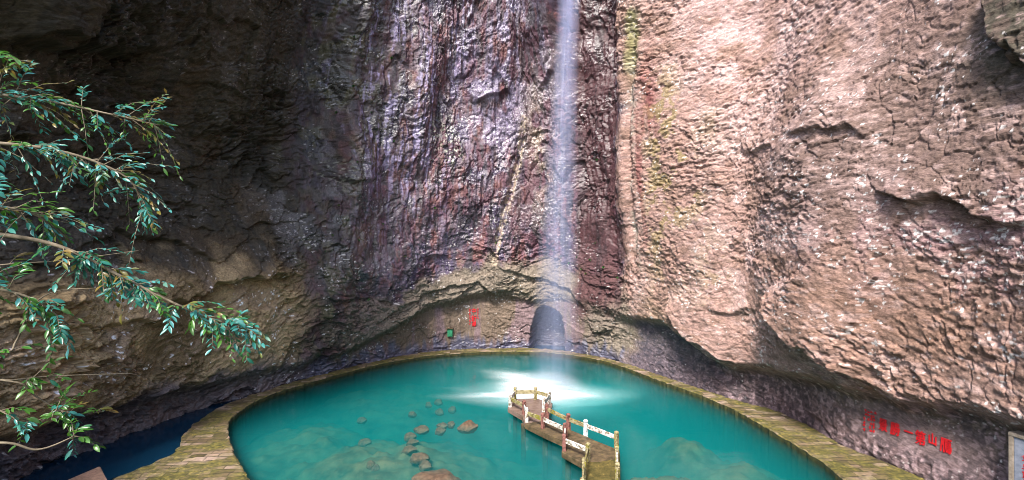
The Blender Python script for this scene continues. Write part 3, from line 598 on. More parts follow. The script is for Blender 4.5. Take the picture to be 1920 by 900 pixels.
RI = r_in(TH) + 0.05 * vn2(TH * 70, TH * 0, 301); RO = r_out(TH) + 0.09 * vn2(TH * 60, TH * 0, 302)
RO = np.maximum(RO, RI + 0.8)

V, Fc = [], []
levels = [(RI * 0 - 0.02, -5.0, 'i'), (RI * 0, PT - .05, 'i')] + [(t, PT, 'm') for t in np.linspace(0.02, 0.98, 14)] + [(RI * 0, PT - .06, 'o'), (RI * 0 + .05, -3.0, 'o')]
rows = []
for kx, (t, z, w) in enumerate(levels):
    r = RI + t if w == 'i' else (RO + t if w == 'o' else RI + (RO - RI) * t)
    x, y = MID.x + r * np.cos(TH), MID.y + r * np.sin(TH)
    zz = z + (0.035 * fbm(x * 0.9, y * 2.2, 305, 3) if z > 0 else 0) * np.ones_like(x)
    rows.append(np.stack([x, y, zz], -1))
n = len(TH)
V = np.concatenate(rows); m_ = len(rows)
for j in range(m_ - 1):
    for i in range(n):
        i2 = (i + 1) % n
        Fc.append((j * n + i, j * n + i2, (j + 1) * n + i2, (j + 1) * n + i)[::-1])
path = mesh_obj('path', V, Fc, mat_path(), smooth=False)
path.data.materials.append(mat_wet_kerb())
mi = np.zeros(len(path.data.polygons), np.int32); mi[:n] = 1; mi[-n:] = 1; path.data.polygons.foreach_set('material_index', mi)
tag(path, 'mossy stone paved walk ringing the pool', kind='structure')

# pool bed: deep green basin with stony shallows near the viewer and on the right
def bed_depth(x, y):
    d = -3.4 + 0 * x
    def sh(px, py, rx, ry, top):
        p = at(px, py, 0); q = np.exp(-(((x - p.x) / rx) ** 2 + ((y - p.y) / ry) ** 2) ** 1.4)
        return (top + 3.4) * q
    e = np.maximum.reduce([sh(720, 830, 8.5, 6.0, -0.95), sh(560, 800, 6, 7, -1.3), sh(640, 900, 9, 5, -1.0), sh(1040, 893, 3.4, 2.2, -0.65), sh(1290, 805, 2.6, 3.2, -1.05), sh(1400, 850, 4.0, 4.0, -1.2), sh(840, 900, 5, 2.5, -0.6), sh(720, 715, 9, 8, -1.6), sh(1250, 880, 4, 2.5, -0.8)])
    rr = np.hypot(x - MID.x, y - MID.y); th = np.arctan2(y - MID.y, x - MID.x)
    return d + e + 0.28 * fbm(x / 1.6, y / 1.1, 311, 4) + 0.10 * fbm(x / .4, y / .35, 312, 3)
gx_ = np.linspace(-24, 24, 260); gy_ = np.linspace(12, 56, 240)
GX, GY = np.meshgrid(gx_, gy_, indexing='ij')
GZ = bed_depth(GX, GY)
V = np.stack([GX, GY, GZ], -1).reshape(-1, 3)
ii = np.arange(len(V)).reshape(GX.shape)
Fc = np.stack([ii[:-1, :-1], ii[1:, :-1], ii[1:, 1:], ii[:-1, 1:]], -1).reshape(-1, 4)
bed = mesh_obj('pool_bed', V, Fc.tolist(), mat_simple('pool_silt', (0.085, 0.062, 0.032), (0.20, 0.15, 0.08), 0.8, 0.9, 0.05, (0.13, 0.11, 0.06)), smooth=True)
tag(bed, 'silty bed of the pool', kind='structure')

def mat_water():
    m, nt, b = new_mat('turquoise_water'); L = nt.links.new
    out = nt.nodes['Material Output']; nt.nodes.remove(b)
    tr = N(nt, 'ShaderNodeBsdfTransparent'); gl = N(nt, 'ShaderNodeBsdfGlossy', Roughness=0.1)
    fr = N(nt, 'ShaderNodeFresnel', IOR=1.33)
    tc = N(nt, 'ShaderNodeTexCoord')
    mp = N(nt, 'ShaderNodeMapping'); mp.inputs['Scale'].default_value = (0.5, 1.3, 1); L(tc.outputs['Object'], mp.inputs[0])
    n = N(nt, 'ShaderNodeTexNoise', Scale=1.2, Detail=4.0); L(mp.outputs[0], n.inputs[0])
    bn = bump(nt, n.outputs[0], 0.25, 0.08); L(bn, gl.inputs['Normal'])
    mx = N(nt, 'ShaderNodeMixShader'); L(fr.outputs[0], mx.inputs[0]); L(tr.outputs[0], mx.inputs[1]); L(gl.outputs[0], mx.inputs[2])
    # churned foam where the fall strikes
    at_ = N(nt, 'ShaderNodeAttribute', attribute_name='foam')
    df = N(nt, 'ShaderNodeBsdfDiffuse'); df.inputs[0].default_value = (0.82, 0.9, 0.93, 1)
    mf = N(nt, 'ShaderNodeMixShader'); L(at_.outputs['Fac'], mf.inputs[0]); L(mx.outputs[0], mf.inputs[1]); L(df.outputs[0], mf.inputs[2])
    L(mf.outputs[0], out.inputs['Surface'])
    sc = N(nt, 'ShaderNodeVolumeScatter'); sc.inputs['Color'].default_value = (0.02, 0.68, 0.74, 1); sc.inputs['Density'].default_value = WSC
    ab = N(nt, 'ShaderNodeVolumeAbsorption'); ab.inputs['Color'].default_value = (0.28, 0.79, 0.79, 1); ab.inputs['Density'].default_value = WAB
    ad = N(nt, 'ShaderNodeAddShader'); L(sc.outputs[0], ad.inputs[0]); L(ab.outputs[0], ad.inputs[1]); L(ad.outputs[0], out.inputs['Volume'])
    return m
WSC, WAB = 0.15, 0.55
IMP = at(1010, 736, 0.0)
FR = np.linspace(0, 1, 150)
t2 = TH[::2]; rw = r_in(t2) + 0.25
V = [np.array([[MID.x, MID.y, 0.0]])]
for f in FR[1:]: V.append(np.stack([MID.x + rw * f * np.cos(t2), MID.y + rw * f * np.sin(t2), 0 * t2], -1))
V.append(np.stack([MID.x + rw * np.cos(t2), MID.y + rw * np.sin(t2), 0 * t2 - 4.9], -1)); V.append(np.array([[MID.x, MID.y, -4.9]]))
V = np.concatenate(V); n = len(t2); Fc = [(0, 1 + i, 1 + (i + 1) % n) for i in range(n)]
for j in range(len(FR) - 1):
    for i in range(n): Fc.append((1 + j * n + i, 1 + (j + 1) * n + i, 1 + (j + 1) * n + (i + 1) % n, 1 + j * n + (i + 1) % n))
lastc = len(V) - 1; j = len(FR) - 1
Fc += [(1 + j * n + i, lastc, 1 + j * n + (i + 1) % n) for i in range(n)]
water = mesh_obj('water', V, Fc, mat_water(), smooth=False)
x, y = V[:, 0], V[:, 1]
dx, dy = x - IMP.x, y - IMP.y
ang = np.arctan2(dy, dx); rr = np.hypot(dx / 1.6, dy)
ray = 0.65 + 0.5 * fbm(ang * 2.6, rr * 0.25, 321, 3)
wisp = 0.5 + 0.5 * fbm(dx / 2.6 + .5 * dy, dy / 1.1, 322, 3)
def lobe(px, py, rx, ry, rot=0):
    p = at(px, py, 0); ca, sa = math.cos(R(rot)), math.sin(R(rot)); u, v = x - p.x, y - p.y
    u, v = (u * ca + v * sa) / rx, (-u * sa + v * ca) / ry
    return np.exp(-(u * u + v * v))
foam = 1.15 * lobe(1005, 735, 2.1, 1.6) + .6 * lobe(1065, 740, 2.0, .55, -3) + .7 * lobe(945, 740, 2.4, .55, 3) + .55 * lobe(985, 720, 1.7, 3.2, 25) + .25 * lobe(955, 705, 1.4, 3.0, 40) + .3 * lobe(1040, 715, 1.5, 4.0) + .3 * lobe(1000, 738, 6, 2.6)
foam = np.clip(foam * (0.78 + 0.5 * (wisp - .5) + 0.15 * (ray - .65)) - 0.03, 0, 0.97); foam[V[:, 2] < -1] = 0
a = water.data.attributes.new('foam', 'FLOAT', 'POINT'); a.data.foreach_set('value', foam.astype(np.float32))
tag(water, 'turquoise pool water with white foam under the fall', kind='structure')

# still dark channel between the walk and the left cliff
def mat_channel():
    m, nt, b = new_mat('dark_channel_water'); L = nt.links.new
    b.inputs['Base Color'].default_value = (0.004, 0.028, 0.06, 1); b.inputs['Roughness'].default_value = 0.14; b.inputs['IOR'].default_value = 1.33
    tc = N(nt, 'ShaderNodeTexCoord'); n = N(nt, 'ShaderNodeTexNoise', Scale=1.5, Detail=3.0); L(tc.outputs['Object'], n.inputs[0]); L(bump(nt, n.outputs[0], 0.1, 0.05), b.inputs['Normal'])
    return m
V, Fc = [], []; ro = r_out(t2) - 0.15
for k_, e in enumerate((0, 4, 16)):
    V += [(MID.x + (ro[i] + e) * math.cos(t2[i]), MID.y + (ro[i] + e) * math.sin(t2[i]), -0.05) for i in range(n)]
for j in range(2):
    for i in range(n): Fc.append((j * n + i, (j + 1) * n + i, (j + 1) * n + (i + 1) % n, j * n + (i + 1) % n))
ch = mesh_obj('channel_water', V, Fc, mat_channel()); tag(ch, 'dark blue water in the channel below the left cliff', kind='structure')

# ground: one broad sheet far below, and the wooded bank the viewer stands on
m_soil = mat_simple('soil', (0.05, 0.045, 0.025), (0.09, 0.08, 0.04), 1.5, 0.95, 0.05)
g = mesh_obj('ground', [(-600, -600, -5.2), (600, -600, -5.2), (600, 600, -5.2), (-600, 600, -5.2)], [(0, 1, 2, 3)], m_soil); tag(g, 'ground sheet', kind='structure')
bx_ = np.linspace(-34, 34, 60); by_ = np.linspace(-40, 15.0, 60); BX, BY = np.meshgrid(bx_, by_, indexing='ij')
BZ = np.minimum(10.4 - 0.02 * np.abs(BX) + 0 * BY, 10.0 - 0.66 * BY) + 0.25 * fbm(BX / 3, BY / 3, 331, 3)
BZ = np.where(BY < 1, np.minimum(BZ, 10.2), BZ)
V = np.stack([BX, BY, BZ], -1).reshape(-1, 3); ii = np.arange(len(V)).reshape(BX.shape)
Fc = np.stack([ii[:-1, :-1], ii[1:, :-1], ii[1:, 1:], ii[:-1, 1:]], -1).reshape(-1, 4)
bk = mesh_obj('hillside', V, Fc.tolist(), m_soil, smooth=True); tag(bk, 'earth bank below the viewpoint', kind='structure')

# ---------------------------------------------------------------- zigzag bridge
DZ = 0.45
def uv(u, v, z=DZ): return at(820 + u / 3.4615, 640 + v / 3.4615, z)
M_white = mat_weathered('chipped_white_paint', (0.56, 0.53, 0.50), (0.15, 0.11, 0.06), 0.59)
M_pale = mat_weathered('pale_blue_paint', (0.62, 0.72, 0.74), (0.35, 0.36, 0.35), 0.72)
M_red = mat_weathered('red_brown_stone', (0.22, 0.095, 0.08), (0.09, 0.045, 0.035), 0.66)
M_moss = mat_weathered('mossy_concrete', (0.30, 0.26, 0.15), (0.10, 0.075, 0.03), 0.5, (0.17, 0.15, 0.02))
M_deck = mat_simple('wet_brown_slab', (0.05, 0.038, 0.02), (0.13, 0.09, 0.05), 2.2, 0.55, 0.04, (0.15, 0.12, 0.03))
M_deckr = mat_simple('reddish_slab', (0.11, 0.07, 0.05), (0.2, 0.14, 0.12), 2.0, 0.5, 0.03, (0.15, 0.12, 0.04))
M_step = mat_simple('mossy_step', (0.045, 0.04, 0.01), (0.12, 0.09, 0.025), 3.0, 0.75, 0.05, (0.26, 0.19, 0.05))
bridge = empty('zigzag_bridge', at(1080, 810, 0)); 
tag(bridge, 'zigzag footbridge with railed octagonal platform reaching into the turquoise pool', 'footbridge')
bloc = Vector(bridge.location)

def slab(name, pts, z0, z1, mat, parent, bev=0.03, jitter=0.0):
    bm = bmesh.new()
    lo = [bm.verts.new((p.x - bloc.x, p.y - bloc.y, z0)) for p in pts]; hi = [bm.verts.new((p.x - bloc.x, p.y - bloc.y, z1)) for p in pts]
    n = len(pts); bm.faces.new(lo[::-1]); bm.faces.new(hi)
    for i in range(n): bm.faces.new((lo[i], lo[(i + 1) % n], hi[(i + 1) % n], hi[i]))
    if bev: bmesh.ops.bevel(bm, geom=[e for e in bm.edges], offset=bev, segments=1, affect='EDGES')
    return bm_obj(name, bm, mat, parent)

plat = [uv(*p) for p in [(456, 432), (470, 395), (503, 374), (637, 368), (748, 400), (742, 428), (720, 512), (566, 530), (552, 482)]]
slab('platform_deck', plat, 0.12, DZ, M_deckr, bridge)
w1 = [uv(*p) for p in [(566, 533), (722, 502), (860, 573), (968, 616), (1000, 632), (830, 716), (812, 644), (690, 592)]]
slab('walkway_deck', w1, 0.10, DZ - 0.012, M_deck, bridge)
w2 = [uv(*p) for p in [(806, 713), (822, 640), (968, 618), (1182, 702), (1186, 760), (955, 795)]]
slab('walkway_deck', w2, 0.08, DZ - 0.024, M_deck, bridge)
# stone treads towards the near walk
p0l, p0r = uv(958, 752), uv(1186, 742)
pel, per = uv(935, 1160), uv(1192, 1160)
NS = 9
for i in range(NS):
    t0, t1 = i / NS, (i + 1) / NS - 0.006
    z = DZ + 0.06 * i - 0.03
    e = 0.05 * random.uniform(-1, 1)
    slab('tread', [p0l.lerp(pel, t0), p0r.lerp(per, t0), p0r.lerp(per, t1), p0l.lerp(pel, t1)], z - 0.26, z + 0.02 * random.random(), M_step, bridge, 0.03)
# underside beams and piers
for (a_, b_) in [((560, 500), (728, 470)), ((700, 560), (830, 600)), ((850, 690), (1010, 680)), ((975, 780), (1160, 770)), ((965, 930), (1165, 920)), ((505, 410), (700, 410))]:
    for q in (uv(*a_), uv(*b_)):
        bm = bmesh.new(); bmesh.ops.create_cone(bm, cap_ends=True, segments=10, radius1=0.2, radius2=0.17, depth=4.4)
        bmesh.ops.translate(bm, verts=bm.verts, vec=(q.x - bloc.x, q.y - bloc.y, -2.12)); bm_obj('pier', bm, M_deck, bridge)

def post(p, h, mat, rot, label=None):
    """square post with chamfered head and a cut groove below it"""
    bm = bmesh.new(); w = 0.108
    prof = [(w * 1.06, -0.25), (w * 1.04, 0.05), (w, 0.12), (w, h - 0.20), (w * .86, h - 0.185), (w * .86, h - 0.15), (w * 1.04, h - 0.13), (w * 1.04, h - 0.05), (w * .7, h), ]
    rings = []
    jx, jy = random.uniform(-.02, .02), random.uniform(-.02, .02)
    for r, z in prof:
        ring = []
        for a_ in range(8):
            cx = (1, 1, -1, -1)[a_ // 2]; cy = (1, 1, -1, -1)[((a_ // 2) + 3) % 4]
            sx, sy = [(1, .8), (.8, 1), (-.8, 1), (-1, .8), (-1, -.8), (-.8, -1), (.8, -1), (1, -.8)][a_]
            q = Vector((sx * r + jx * z, sy * r + jy * z, z)); q.rotate(Matrix.Rotation(rot, 3, 'Z')); ring.append(bm.verts.new(q))
        rings.append(ring)
    for i in range(len(rings) - 1):
        for k_ in range(8): bm.faces.new((rings[i][k_], rings[i][(k_ + 1) % 8], rings[i + 1][(k_ + 1) % 8], rings[i + 1][k_]))
    bm.faces.new(rings[-1]); bm.faces.new(rings[0][::-1])
    o = bm_obj('post', bm, mat, bridge); o.location = (p.x - bloc.x, p.y - bloc.y, DZ)
    if label: o['label'] = label
    return o

PL = dict(P1=((474, 425), M_white), P2=((503, 380), M_moss), P3=((637, 378), M_moss), P4=((728, 405), M_white), P5=((690, 455), M_white), P6=((563, 473), M_red), P7=((580, 523), M_white),
          R1=((712, 497), M_red), R2=((852, 565), M_red), R3=((963, 608), M_pale), R4=((1163, 690), M_moss), R5=((1167, 805), M_moss), R6=((1168, 955), M_moss), R7=((1168, 1120), M_moss),
          L2=((685, 563), M_red), L3=((830, 632), M_red), L4=((824, 707), M_red), L5=((977, 772), M_moss), L6=((953, 922), M_moss), L7=((940, 1100), M_moss))
LBL = {'R3': 'pale bluish white post', 'P6': 'red brown post', 'R1': 'red brown post', 'R2': 'red brown post', 'L2': 'red brown post', 'L3': 'red brown post', 'L4': 'red brown post'}
PP = {k_: uv(*v[0]) for k_, v in PL.items()}
lift = {'R5': .12, 'R6': .32, 'R7': .5, 'L6': .3, 'L7': .5}
for k_ in PP: PP[k_].z = DZ + lift.get(k_, 0)
RAILS = [('P6', 'P1', M_moss), ('P1', 'P2', M_white), ('P2', 'P3', M_moss), ('P3', 'P4', M_moss), ('P4', 'P5', M_white), ('P5', 'R1', M_white), ('P6', 'P7', M_white), ('P7', 'L2', M_moss), ('L2', 'L3', M_white), ('L3', 'L4', M_white),
         ('L4', 'L5', M_white), ('L5', 'L6', M_moss), ('R1', 'R2', M_moss), ('R2', 'R3', M_moss), ('R3', 'R4', M_white), ('R4', 'R5', M_moss), ('R5', 'R6', M_white), ('R6', 'R7', M_moss), ('L6', 'L7', M_moss)]
dirs = {}
for a_, b_, _ in RAILS:
    d = PP[b_] - PP[a_]; dirs.setdefault(a_, math.atan2(d.y, d.x)); dirs.setdefault(b_, math.atan2(d.y, d.x))
for k_, (q, mat) in PL.items():
    o = post(PP[k_], 0.96, mat, dirs.get(k_, 0), LBL.get(k_)); o.location.z = PP[k_].z
for a_, b_, mat in RAILS:
    A_, B_ = PP[a_], PP[b_]; d = (B_ - A_); ln = d.length; d.normalize(); nrm = Vector((-d.y, d.x, 0)).normalized()
    bm = bmesh.new(); hw, z0, z1 = 0.045, 0.46, 0.72
    A2, B2 = A_ + d * 0.11, B_ - d * 0.11
    S_ = 7; rings = []
    for i in range(S_):
        q = A2.lerp(B2, i / (S_ - 1)) - Vector((bloc.x, bloc.y, 0)); jz = random.uniform(-.008, .008)
        rings.append([bm.verts.new(q + nrm * hw + Vector((0, 0, z0 + jz))), bm.verts.new(q - nrm * hw + Vector((0, 0, z0 + jz))), bm.verts.new(q - nrm * hw + Vector((0, 0, z1 - .02 + jz))), bm.verts.new(q - nrm * hw * .6 + Vector((0, 0, z1 + jz))), bm.verts.new(q + nrm * hw * .6 + Vector((0, 0, z1 + jz))), bm.verts.new(q + nrm * hw + Vector((0, 0, z1 - .02 + jz)))])
    for i in range(S_ - 1):
        for k_ in range(6): bm.faces.new((rings[i][k_], rings[i][(k_ + 1) % 6], rings[i + 1][(k_ + 1) % 6], rings[i + 1][k_]))
    bm.faces.new(rings[0][::-1]); bm.faces.new(rings[-1]); bm_obj('rail', bm, mat, bridge)

# ---------------------------------------------------------------- stones under the water
M_stone = mat_simple('pool_stone', (0.10, 0.05, 0.03), (0.21, 0.115, 0.07), 3.0, 0.85, 0.05)
def rock(name, r, seed, flat=0.55, mat=M_stone, subdiv=3):
    bm = bmesh.new(); bmesh.ops.create_icosphere(bm, subdivisions=subdiv, radius=1.0)
    co = np.array([v.co[:] for v in bm.verts])
    cuts = [(np.random.default_rng(seed + k_).normal(size=3)) for k_ in range(9)]
    for cdir in cuts:
        cdir = cdir / np.linalg.norm(cdir); lim = 0.62 + 0.25 * np.random.default_rng(seed).random()
        d = co @ cdir; m = d > lim; co[m] -= np.outer((d[m] - lim) * .9, cdir)
    co *= (1 + 0.09 * fbm(co[:, 0] * 2 + seed, co[:, 1] * 2 + co[:, 2], seed, 3))[:, None]
    for v, c_ in zip(bm.verts, co): v.co = (c_[0] * r[0], c_[1] * r[1], c_[2] * r[2])
    return bm_obj(name, bm, mat)
SUB = [(877, 794, .74, .5, .08, 'largest brown boulder breaking the water left of the railed platform', None),
       (790, 803, .58, .38, -.1, 0, 0), (829, 796, .42, .3, -.16, 0, 0), (846, 793, .3, .25, -.12, 0, 0), (825, 805, .42, .28, -.14, 0, 0), (769, 816, .42, .34, -.2, 0, 0), (772, 827, .46, .3, -.14, 0, 0),
       (766, 841, .54, .34, -.1, 0, 0), (786, 856, .66, .45, -.02, 0, 0), (796, 870, .45, .36, -.14, 0, 0), (683, 827, .5, .3, -.4, 0, 0), (694, 869, .3, .26, -.22, 0, 0), (703, 876, .32, .26, -.4, 0, 0),
       (678, 786, .4, .3, -.5, 0, 0), (824, 770, .4, .3, -.45, 0, 0), (822, 752, .4, .3, -.5, 0, 0), (803, 757, .35, .3, -.45, 0, 0), (848, 766, .35, .3, -.5, 0, 0), (773, 774, .4, .3, -.3, 0, 0),
       (815, 897, 1.5, 1.0, -.05, 'broad brown boulder just under the water at the near edge of the view', None), (935, 672, .9, .5, -.3, 0, 0), (970, 668, .7, .45, -.35, 0, 0)]
for i, (px, py, rx, ry, top, lb, _) in enumerate(SUB):
    top = top * 1.1 - (.1 if lb else .24); p = at(px, py, top - .1); h = 0.62 if rx > .6 else .5
    h = .5 if lb else .3; o = rock('boulder', (rx, ry * 1.25, h), 400 + i, subdiv=4 if rx > .6 else 3); o.location = (p.x, p.y, top - h * .8); o.rotation_euler.z = random.uniform(-.4, .4)
    if lb: tag(o, lb, 'boulder', 'boulders lying in the pool')
    else: tag(o, 'small brown boulder lying in the green pool shallows', 'boulder', 'boulders lying in the pool')

# pinkish cut stone corner standing by the channel, lower left
M_pink = mat_simple('pinkish_slab', (0.16, 0.10, 0.075), (0.26, 0.16, 0.12), 6.0, 0.8, 0.03)
zt = 0.9
pts = [at(*p, zt) for p in [(188, 873), (203, 903), (208, 960), (20, 960), (110, 906)]]
bm = bmesh.new(); lo = [bm.verts.new((p.x, p.y, -1.0)) for p in pts]; hi = [bm.verts.new((p.x, p.y, zt)) for p in pts]
bm.faces.new(lo[::-1]); bm.faces.new(hi)
for i in range(len(pts)): bm.faces.new((lo[i], lo[(i + 1) % len(pts)], hi[(i + 1) % len(pts)], hi[i]))
bmesh.ops.bevel(bm, geom=list(bm.edges), offset=0.05, segments=2, affect='EDGES')
o = bm_obj('stone_block', bm, M_pink); tag(o, 'pinkish cut stone block standing in the dark channel at the near left', 'stone block')

# ---------------------------------------------------------------- red inscriptions
m, nt, b = new_mat('red_paint'); b.inputs['Roughness'].default_value = 0.6
nn = N(nt, 'ShaderNodeTexNoise', Scale=14.0, Detail=4.0); rr_ = ramp(nt, [(0.35, (0.42, 0.006, 0.012)), (0.6, (0.68, 0.01, 0.018))]); nt.links.new(nn.outputs[0], rr_.inputs[0]); nt.links.new(rr_.outputs[0], b.inputs['Base Color'])
M_redp = m
def glyph_mesh(items, lift=0.03, thick=0.03):
    """items: (glyph, s, z of the centre, height, slant, width factor); lies on the rock face and has thickness"""
    V, Fc = [], []
    for ch, s0, z0, hgt, sl, wf in items:
        g, f = GLYPH[ch]; g = np.array(g).reshape(-1, 2) - np.array([0.5, 0.38])
        s = s0 + g[:, 0] * hgt * wf; z = z0 + g[:, 1] * hgt + sl * g[:, 0] * hgt
        lvl = surf(np.array([s0]), np.array([z0]))[0]
        top = surf(s, z, lift + thick); bot = surf(s, z, -0.06)
        o = len(V); n = len(g)
        V += top.tolist() + bot.tolist()
        from collections import Counter
        ec = Counter(); tri = [tuple(int(q) for q in t.split()) for t in f.split(',')]
        for t in tri:
            Fc.append(tuple(o + q for q in t))
            for i in range(len(t)): ec[(t[i], t[(i + 1) % len(t)])] += 1
        for (a_, b_) in list(ec):
            if (b_, a_) not in ec: Fc.append((o + a_, o + n + a_, o + n + b_, o + b_))
    return V, Fc
def marks(cols, w):
    """columns of small illegible red strokes: (picture x, y top, y bottom, count)"""
    V, Fc = [], []
    for px, y0, x1, y1, n in cols:
        for i in range(n):
            t = i / max(1, n - 1); s0, z0 = W(px + (x1 - px) * t, y0 + (y1 - y0) * t)
            for k_ in range(4):
                hor = k_ % 2 == 0; a_, b_ = (w * random.uniform(.25, .45), w * .07) if hor else (w * .07, w * random.uniform(.25, .45))
                cs, cz = s0 + random.uniform(-.15, .15) * w, z0 + random.uniform(-.28, .28) * w
                s = np.array([cs - a_, cs + a_, cs + a_, cs - a_]); z = np.array([cz - b_, cz - b_, cz + b_, cz + b_])
                o = len(V); V += surf(s, z, 0.05).tolist() + surf(s, z, -0.05).tolist()
                Fc += [(o, o + 1, o + 2, o + 3)] + [(o + j, o + 4 + j, o + 4 + (j + 1) % 4, o + (j + 1) % 4) for j in range(4)]
    return V, Fc
def inscribe(items, V2, F2, lift):
    o = empty('inscription', (0, 0, 0)); base = surf(np.array([items[0][1]]), np.array([items[0][2]]))[0]; o.location = base
    for it in items:
        v, f = glyph_mesh([it], lift); mesh_obj('character', np.array(v) - base, f, M_redp, o)
    mesh_obj('small_writing', np.array(V2) - base, F2, M_redp, o)
    return o
s1, z1 = W(888.5, 583); s2, z2 = W(888.5, 596.5); s3, z3 = W(888, 608)
ITEMS = [('中', s1, z1, .68, 0, .85), ('折', s2, z2, .66, 0, .95), ('瀑', s3, z3, .62, 0, .9)]
V2, F2 = marks([(881, 580, 880, 607, 9), (897, 580, 896.5, 596, 6)], .2)
o = inscribe(ITEMS, V2, F2, 0.05); tag(o, 'upright red carved characters on the back wall left of the arched doorway', 'inscription', 'red inscriptions carved in the cliff')
items = []
for ch, px, py, hg in [('景', 1653, 797, .78), ('勝', 1676, 804, .80), ('一', 1700, 811, .72), ('第', 1724, 820, .82), ('山', 1745, 824, .66), ('鴈', 1771, 834, .84)]:
    s0, z0 = W(px, py); items.append((ch, s0, z0, hg * .95, 0, .66))
V2, F2 = marks([(1621, 770, 1618, 805, 6), (1627, 773, 1626, 786, 3), (1632, 773, 1630, 808, 6), (1638, 775, 1636, 809, 6)], .15)
o = inscribe(items, V2, F2, 0.03); tag(o, 'long horizontal row of six large red characters on the right cliff foot', 'inscription', 'red inscriptions carved in the cliff')

# grey stele at the right edge
M_stele = mat_simple('grey_stele_stone', (0.17, 0.19, 0.24), (0.25, 0.27, 0.33), 5.0, 0.7, 0.01)
M_rim = mat_simple('stele_rim', (0.2, 0.16, 0.12), (0.32, 0.27, 0.22), 5.0, 0.8, 0.03)
s0, z0 = W(1905, 880); zt_ = W(1905, 816)[1] ; 
pA = surf(np.array([W(1901, 860)[0]]), np.array([1.5]), 0.0)[0]
bxs, bys, nxs, nys = base_xy(np.array([W(1901, 860)[0]]))
pA = atY(1901, 860, float(pA[1]) - 0.5)
tdir = Vector((-float(nys[0]), float(nxs[0]), 0)); tdir = tdir if tdir.y < 0 else -tdir
ndir = Vector((float(nxs[0]), float(nys[0]), 0))
ztop = CAMH - (816 - 450) * pA.y / F
stele = empty('stele', (pA.x, pA.y, 0)); tag(stele, 'tall grey stone tablet with small red writing at the right edge', 'stone tablet')
def box_on(name, u0, u1, za, zb, d0, d1, mat, bev=.02):
    bm = bmesh.new(); vs = []
    for zz in (za, zb):
        for (u, d) in ((u0, d0), (u1, d0), (u1, d1), (u0, d1)):
            q = tdir * u + ndir * d; vs.append(bm.verts.new((q.x, q.y, zz)))
    for f in ((0, 1, 2, 3), (4, 5, 6, 7), (0, 1, 5, 4), (1, 2, 6, 5), (2, 3, 7, 6), (3, 0, 4, 7)): bm.faces.new([vs[i] for i in f])
    if bev: bmesh.ops.bevel(bm, geom=list(bm.edges), offset=bev, segments=2, affect='EDGES')
    return bm_obj(name, bm, mat, stele)
box_on('tablet', 0.06, 2.2, -0.5, ztop - .02, -.3, .10, M_stele)
box_on('frame', -0.12, 0.06, -0.5, ztop + .08, -.6, .14, M_rim); box_on('frame', -0.12, 2.3, ztop - .02, ztop + .13, -.6, .16, M_rim)
bm = bmesh.new()
for col, ztp in ((0.42, ztop - .75), (0.66, ztop - .7), (0.9, ztop - .7), (1.15, ztop - .7)):
    for i in range(16):
        for k_ in range(4):
            hor = k_ % 2 == 0; a_, b_ = (.055, .013) if hor else (.013, .055)
            u = col + random.uniform(-.03, .03); zz = ztp - .17 * i + random.uniform(-.05, .05)
            vs = []
            for d in (.09, .112):
                for (du, dz) in ((-a_, -b_), (a_, -b_), (a_, b_), (-a_, b_)):
                    q = tdir * (u + du) + ndir * d; vs.append(bm.verts.new((q.x, q.y, zz + dz)))
            for f in ((4, 5, 6, 7), (0, 1, 5, 4), (1, 2, 6, 5), (2, 3, 7, 6), (3, 0, 4, 7)): bm.faces.new([vs[i_] for i_ in f])
bm_obj('inscription', bm, M_redp, stele)

# small green box on the back wall
M_green = mat_simple('faded_green_paint', (0.02, 0.16, 0.07), (0.05, 0.28, 0.15), 3.0, 0.5, 0.01)
s0, z0 = W(843, 623); p = Vector(surf(np.array([s0]), np.array([z0]), 0.1)[0])
gb = empty('wall_cabinet', p); tag(gb, 'small green metal cabinet fixed to the back rock wall', 'cabinet')
bm = bmesh.new(); bmesh.ops.create_cube(bm, size=1); bmesh.ops.scale(bm, vec=(.56, .5, .86), verts=bm.verts); bmesh.ops.bevel(bm, geom=list(bm.edges), offset=.02, segments=2, affect='EDGES'); bm_obj('body', bm, M_green, gb)
bm = bmesh.new(); bmesh.ops.create_cube(bm, size=1); bmesh.ops.scale(bm, vec=(.47, .03, .74), verts=bm.verts); bmesh.ops.translate(bm, verts=bm.verts, vec=(0, -.262, 0)); bmesh.ops.bevel(bm, geom=list(bm.edges), offset=.01, segments=1, affect='EDGES'); bm_obj('door', bm, M_green, gb)
bm = bmesh.new(); bmesh.ops.create_cube(bm, size=1); bmesh.ops.scale(bm, vec=(.7, .7, .06), verts=bm.verts); bmesh.ops.translate(bm, verts=bm.verts, vec=(0, -.05, .47)); bm_obj('roof', bm, M_deck, gb)

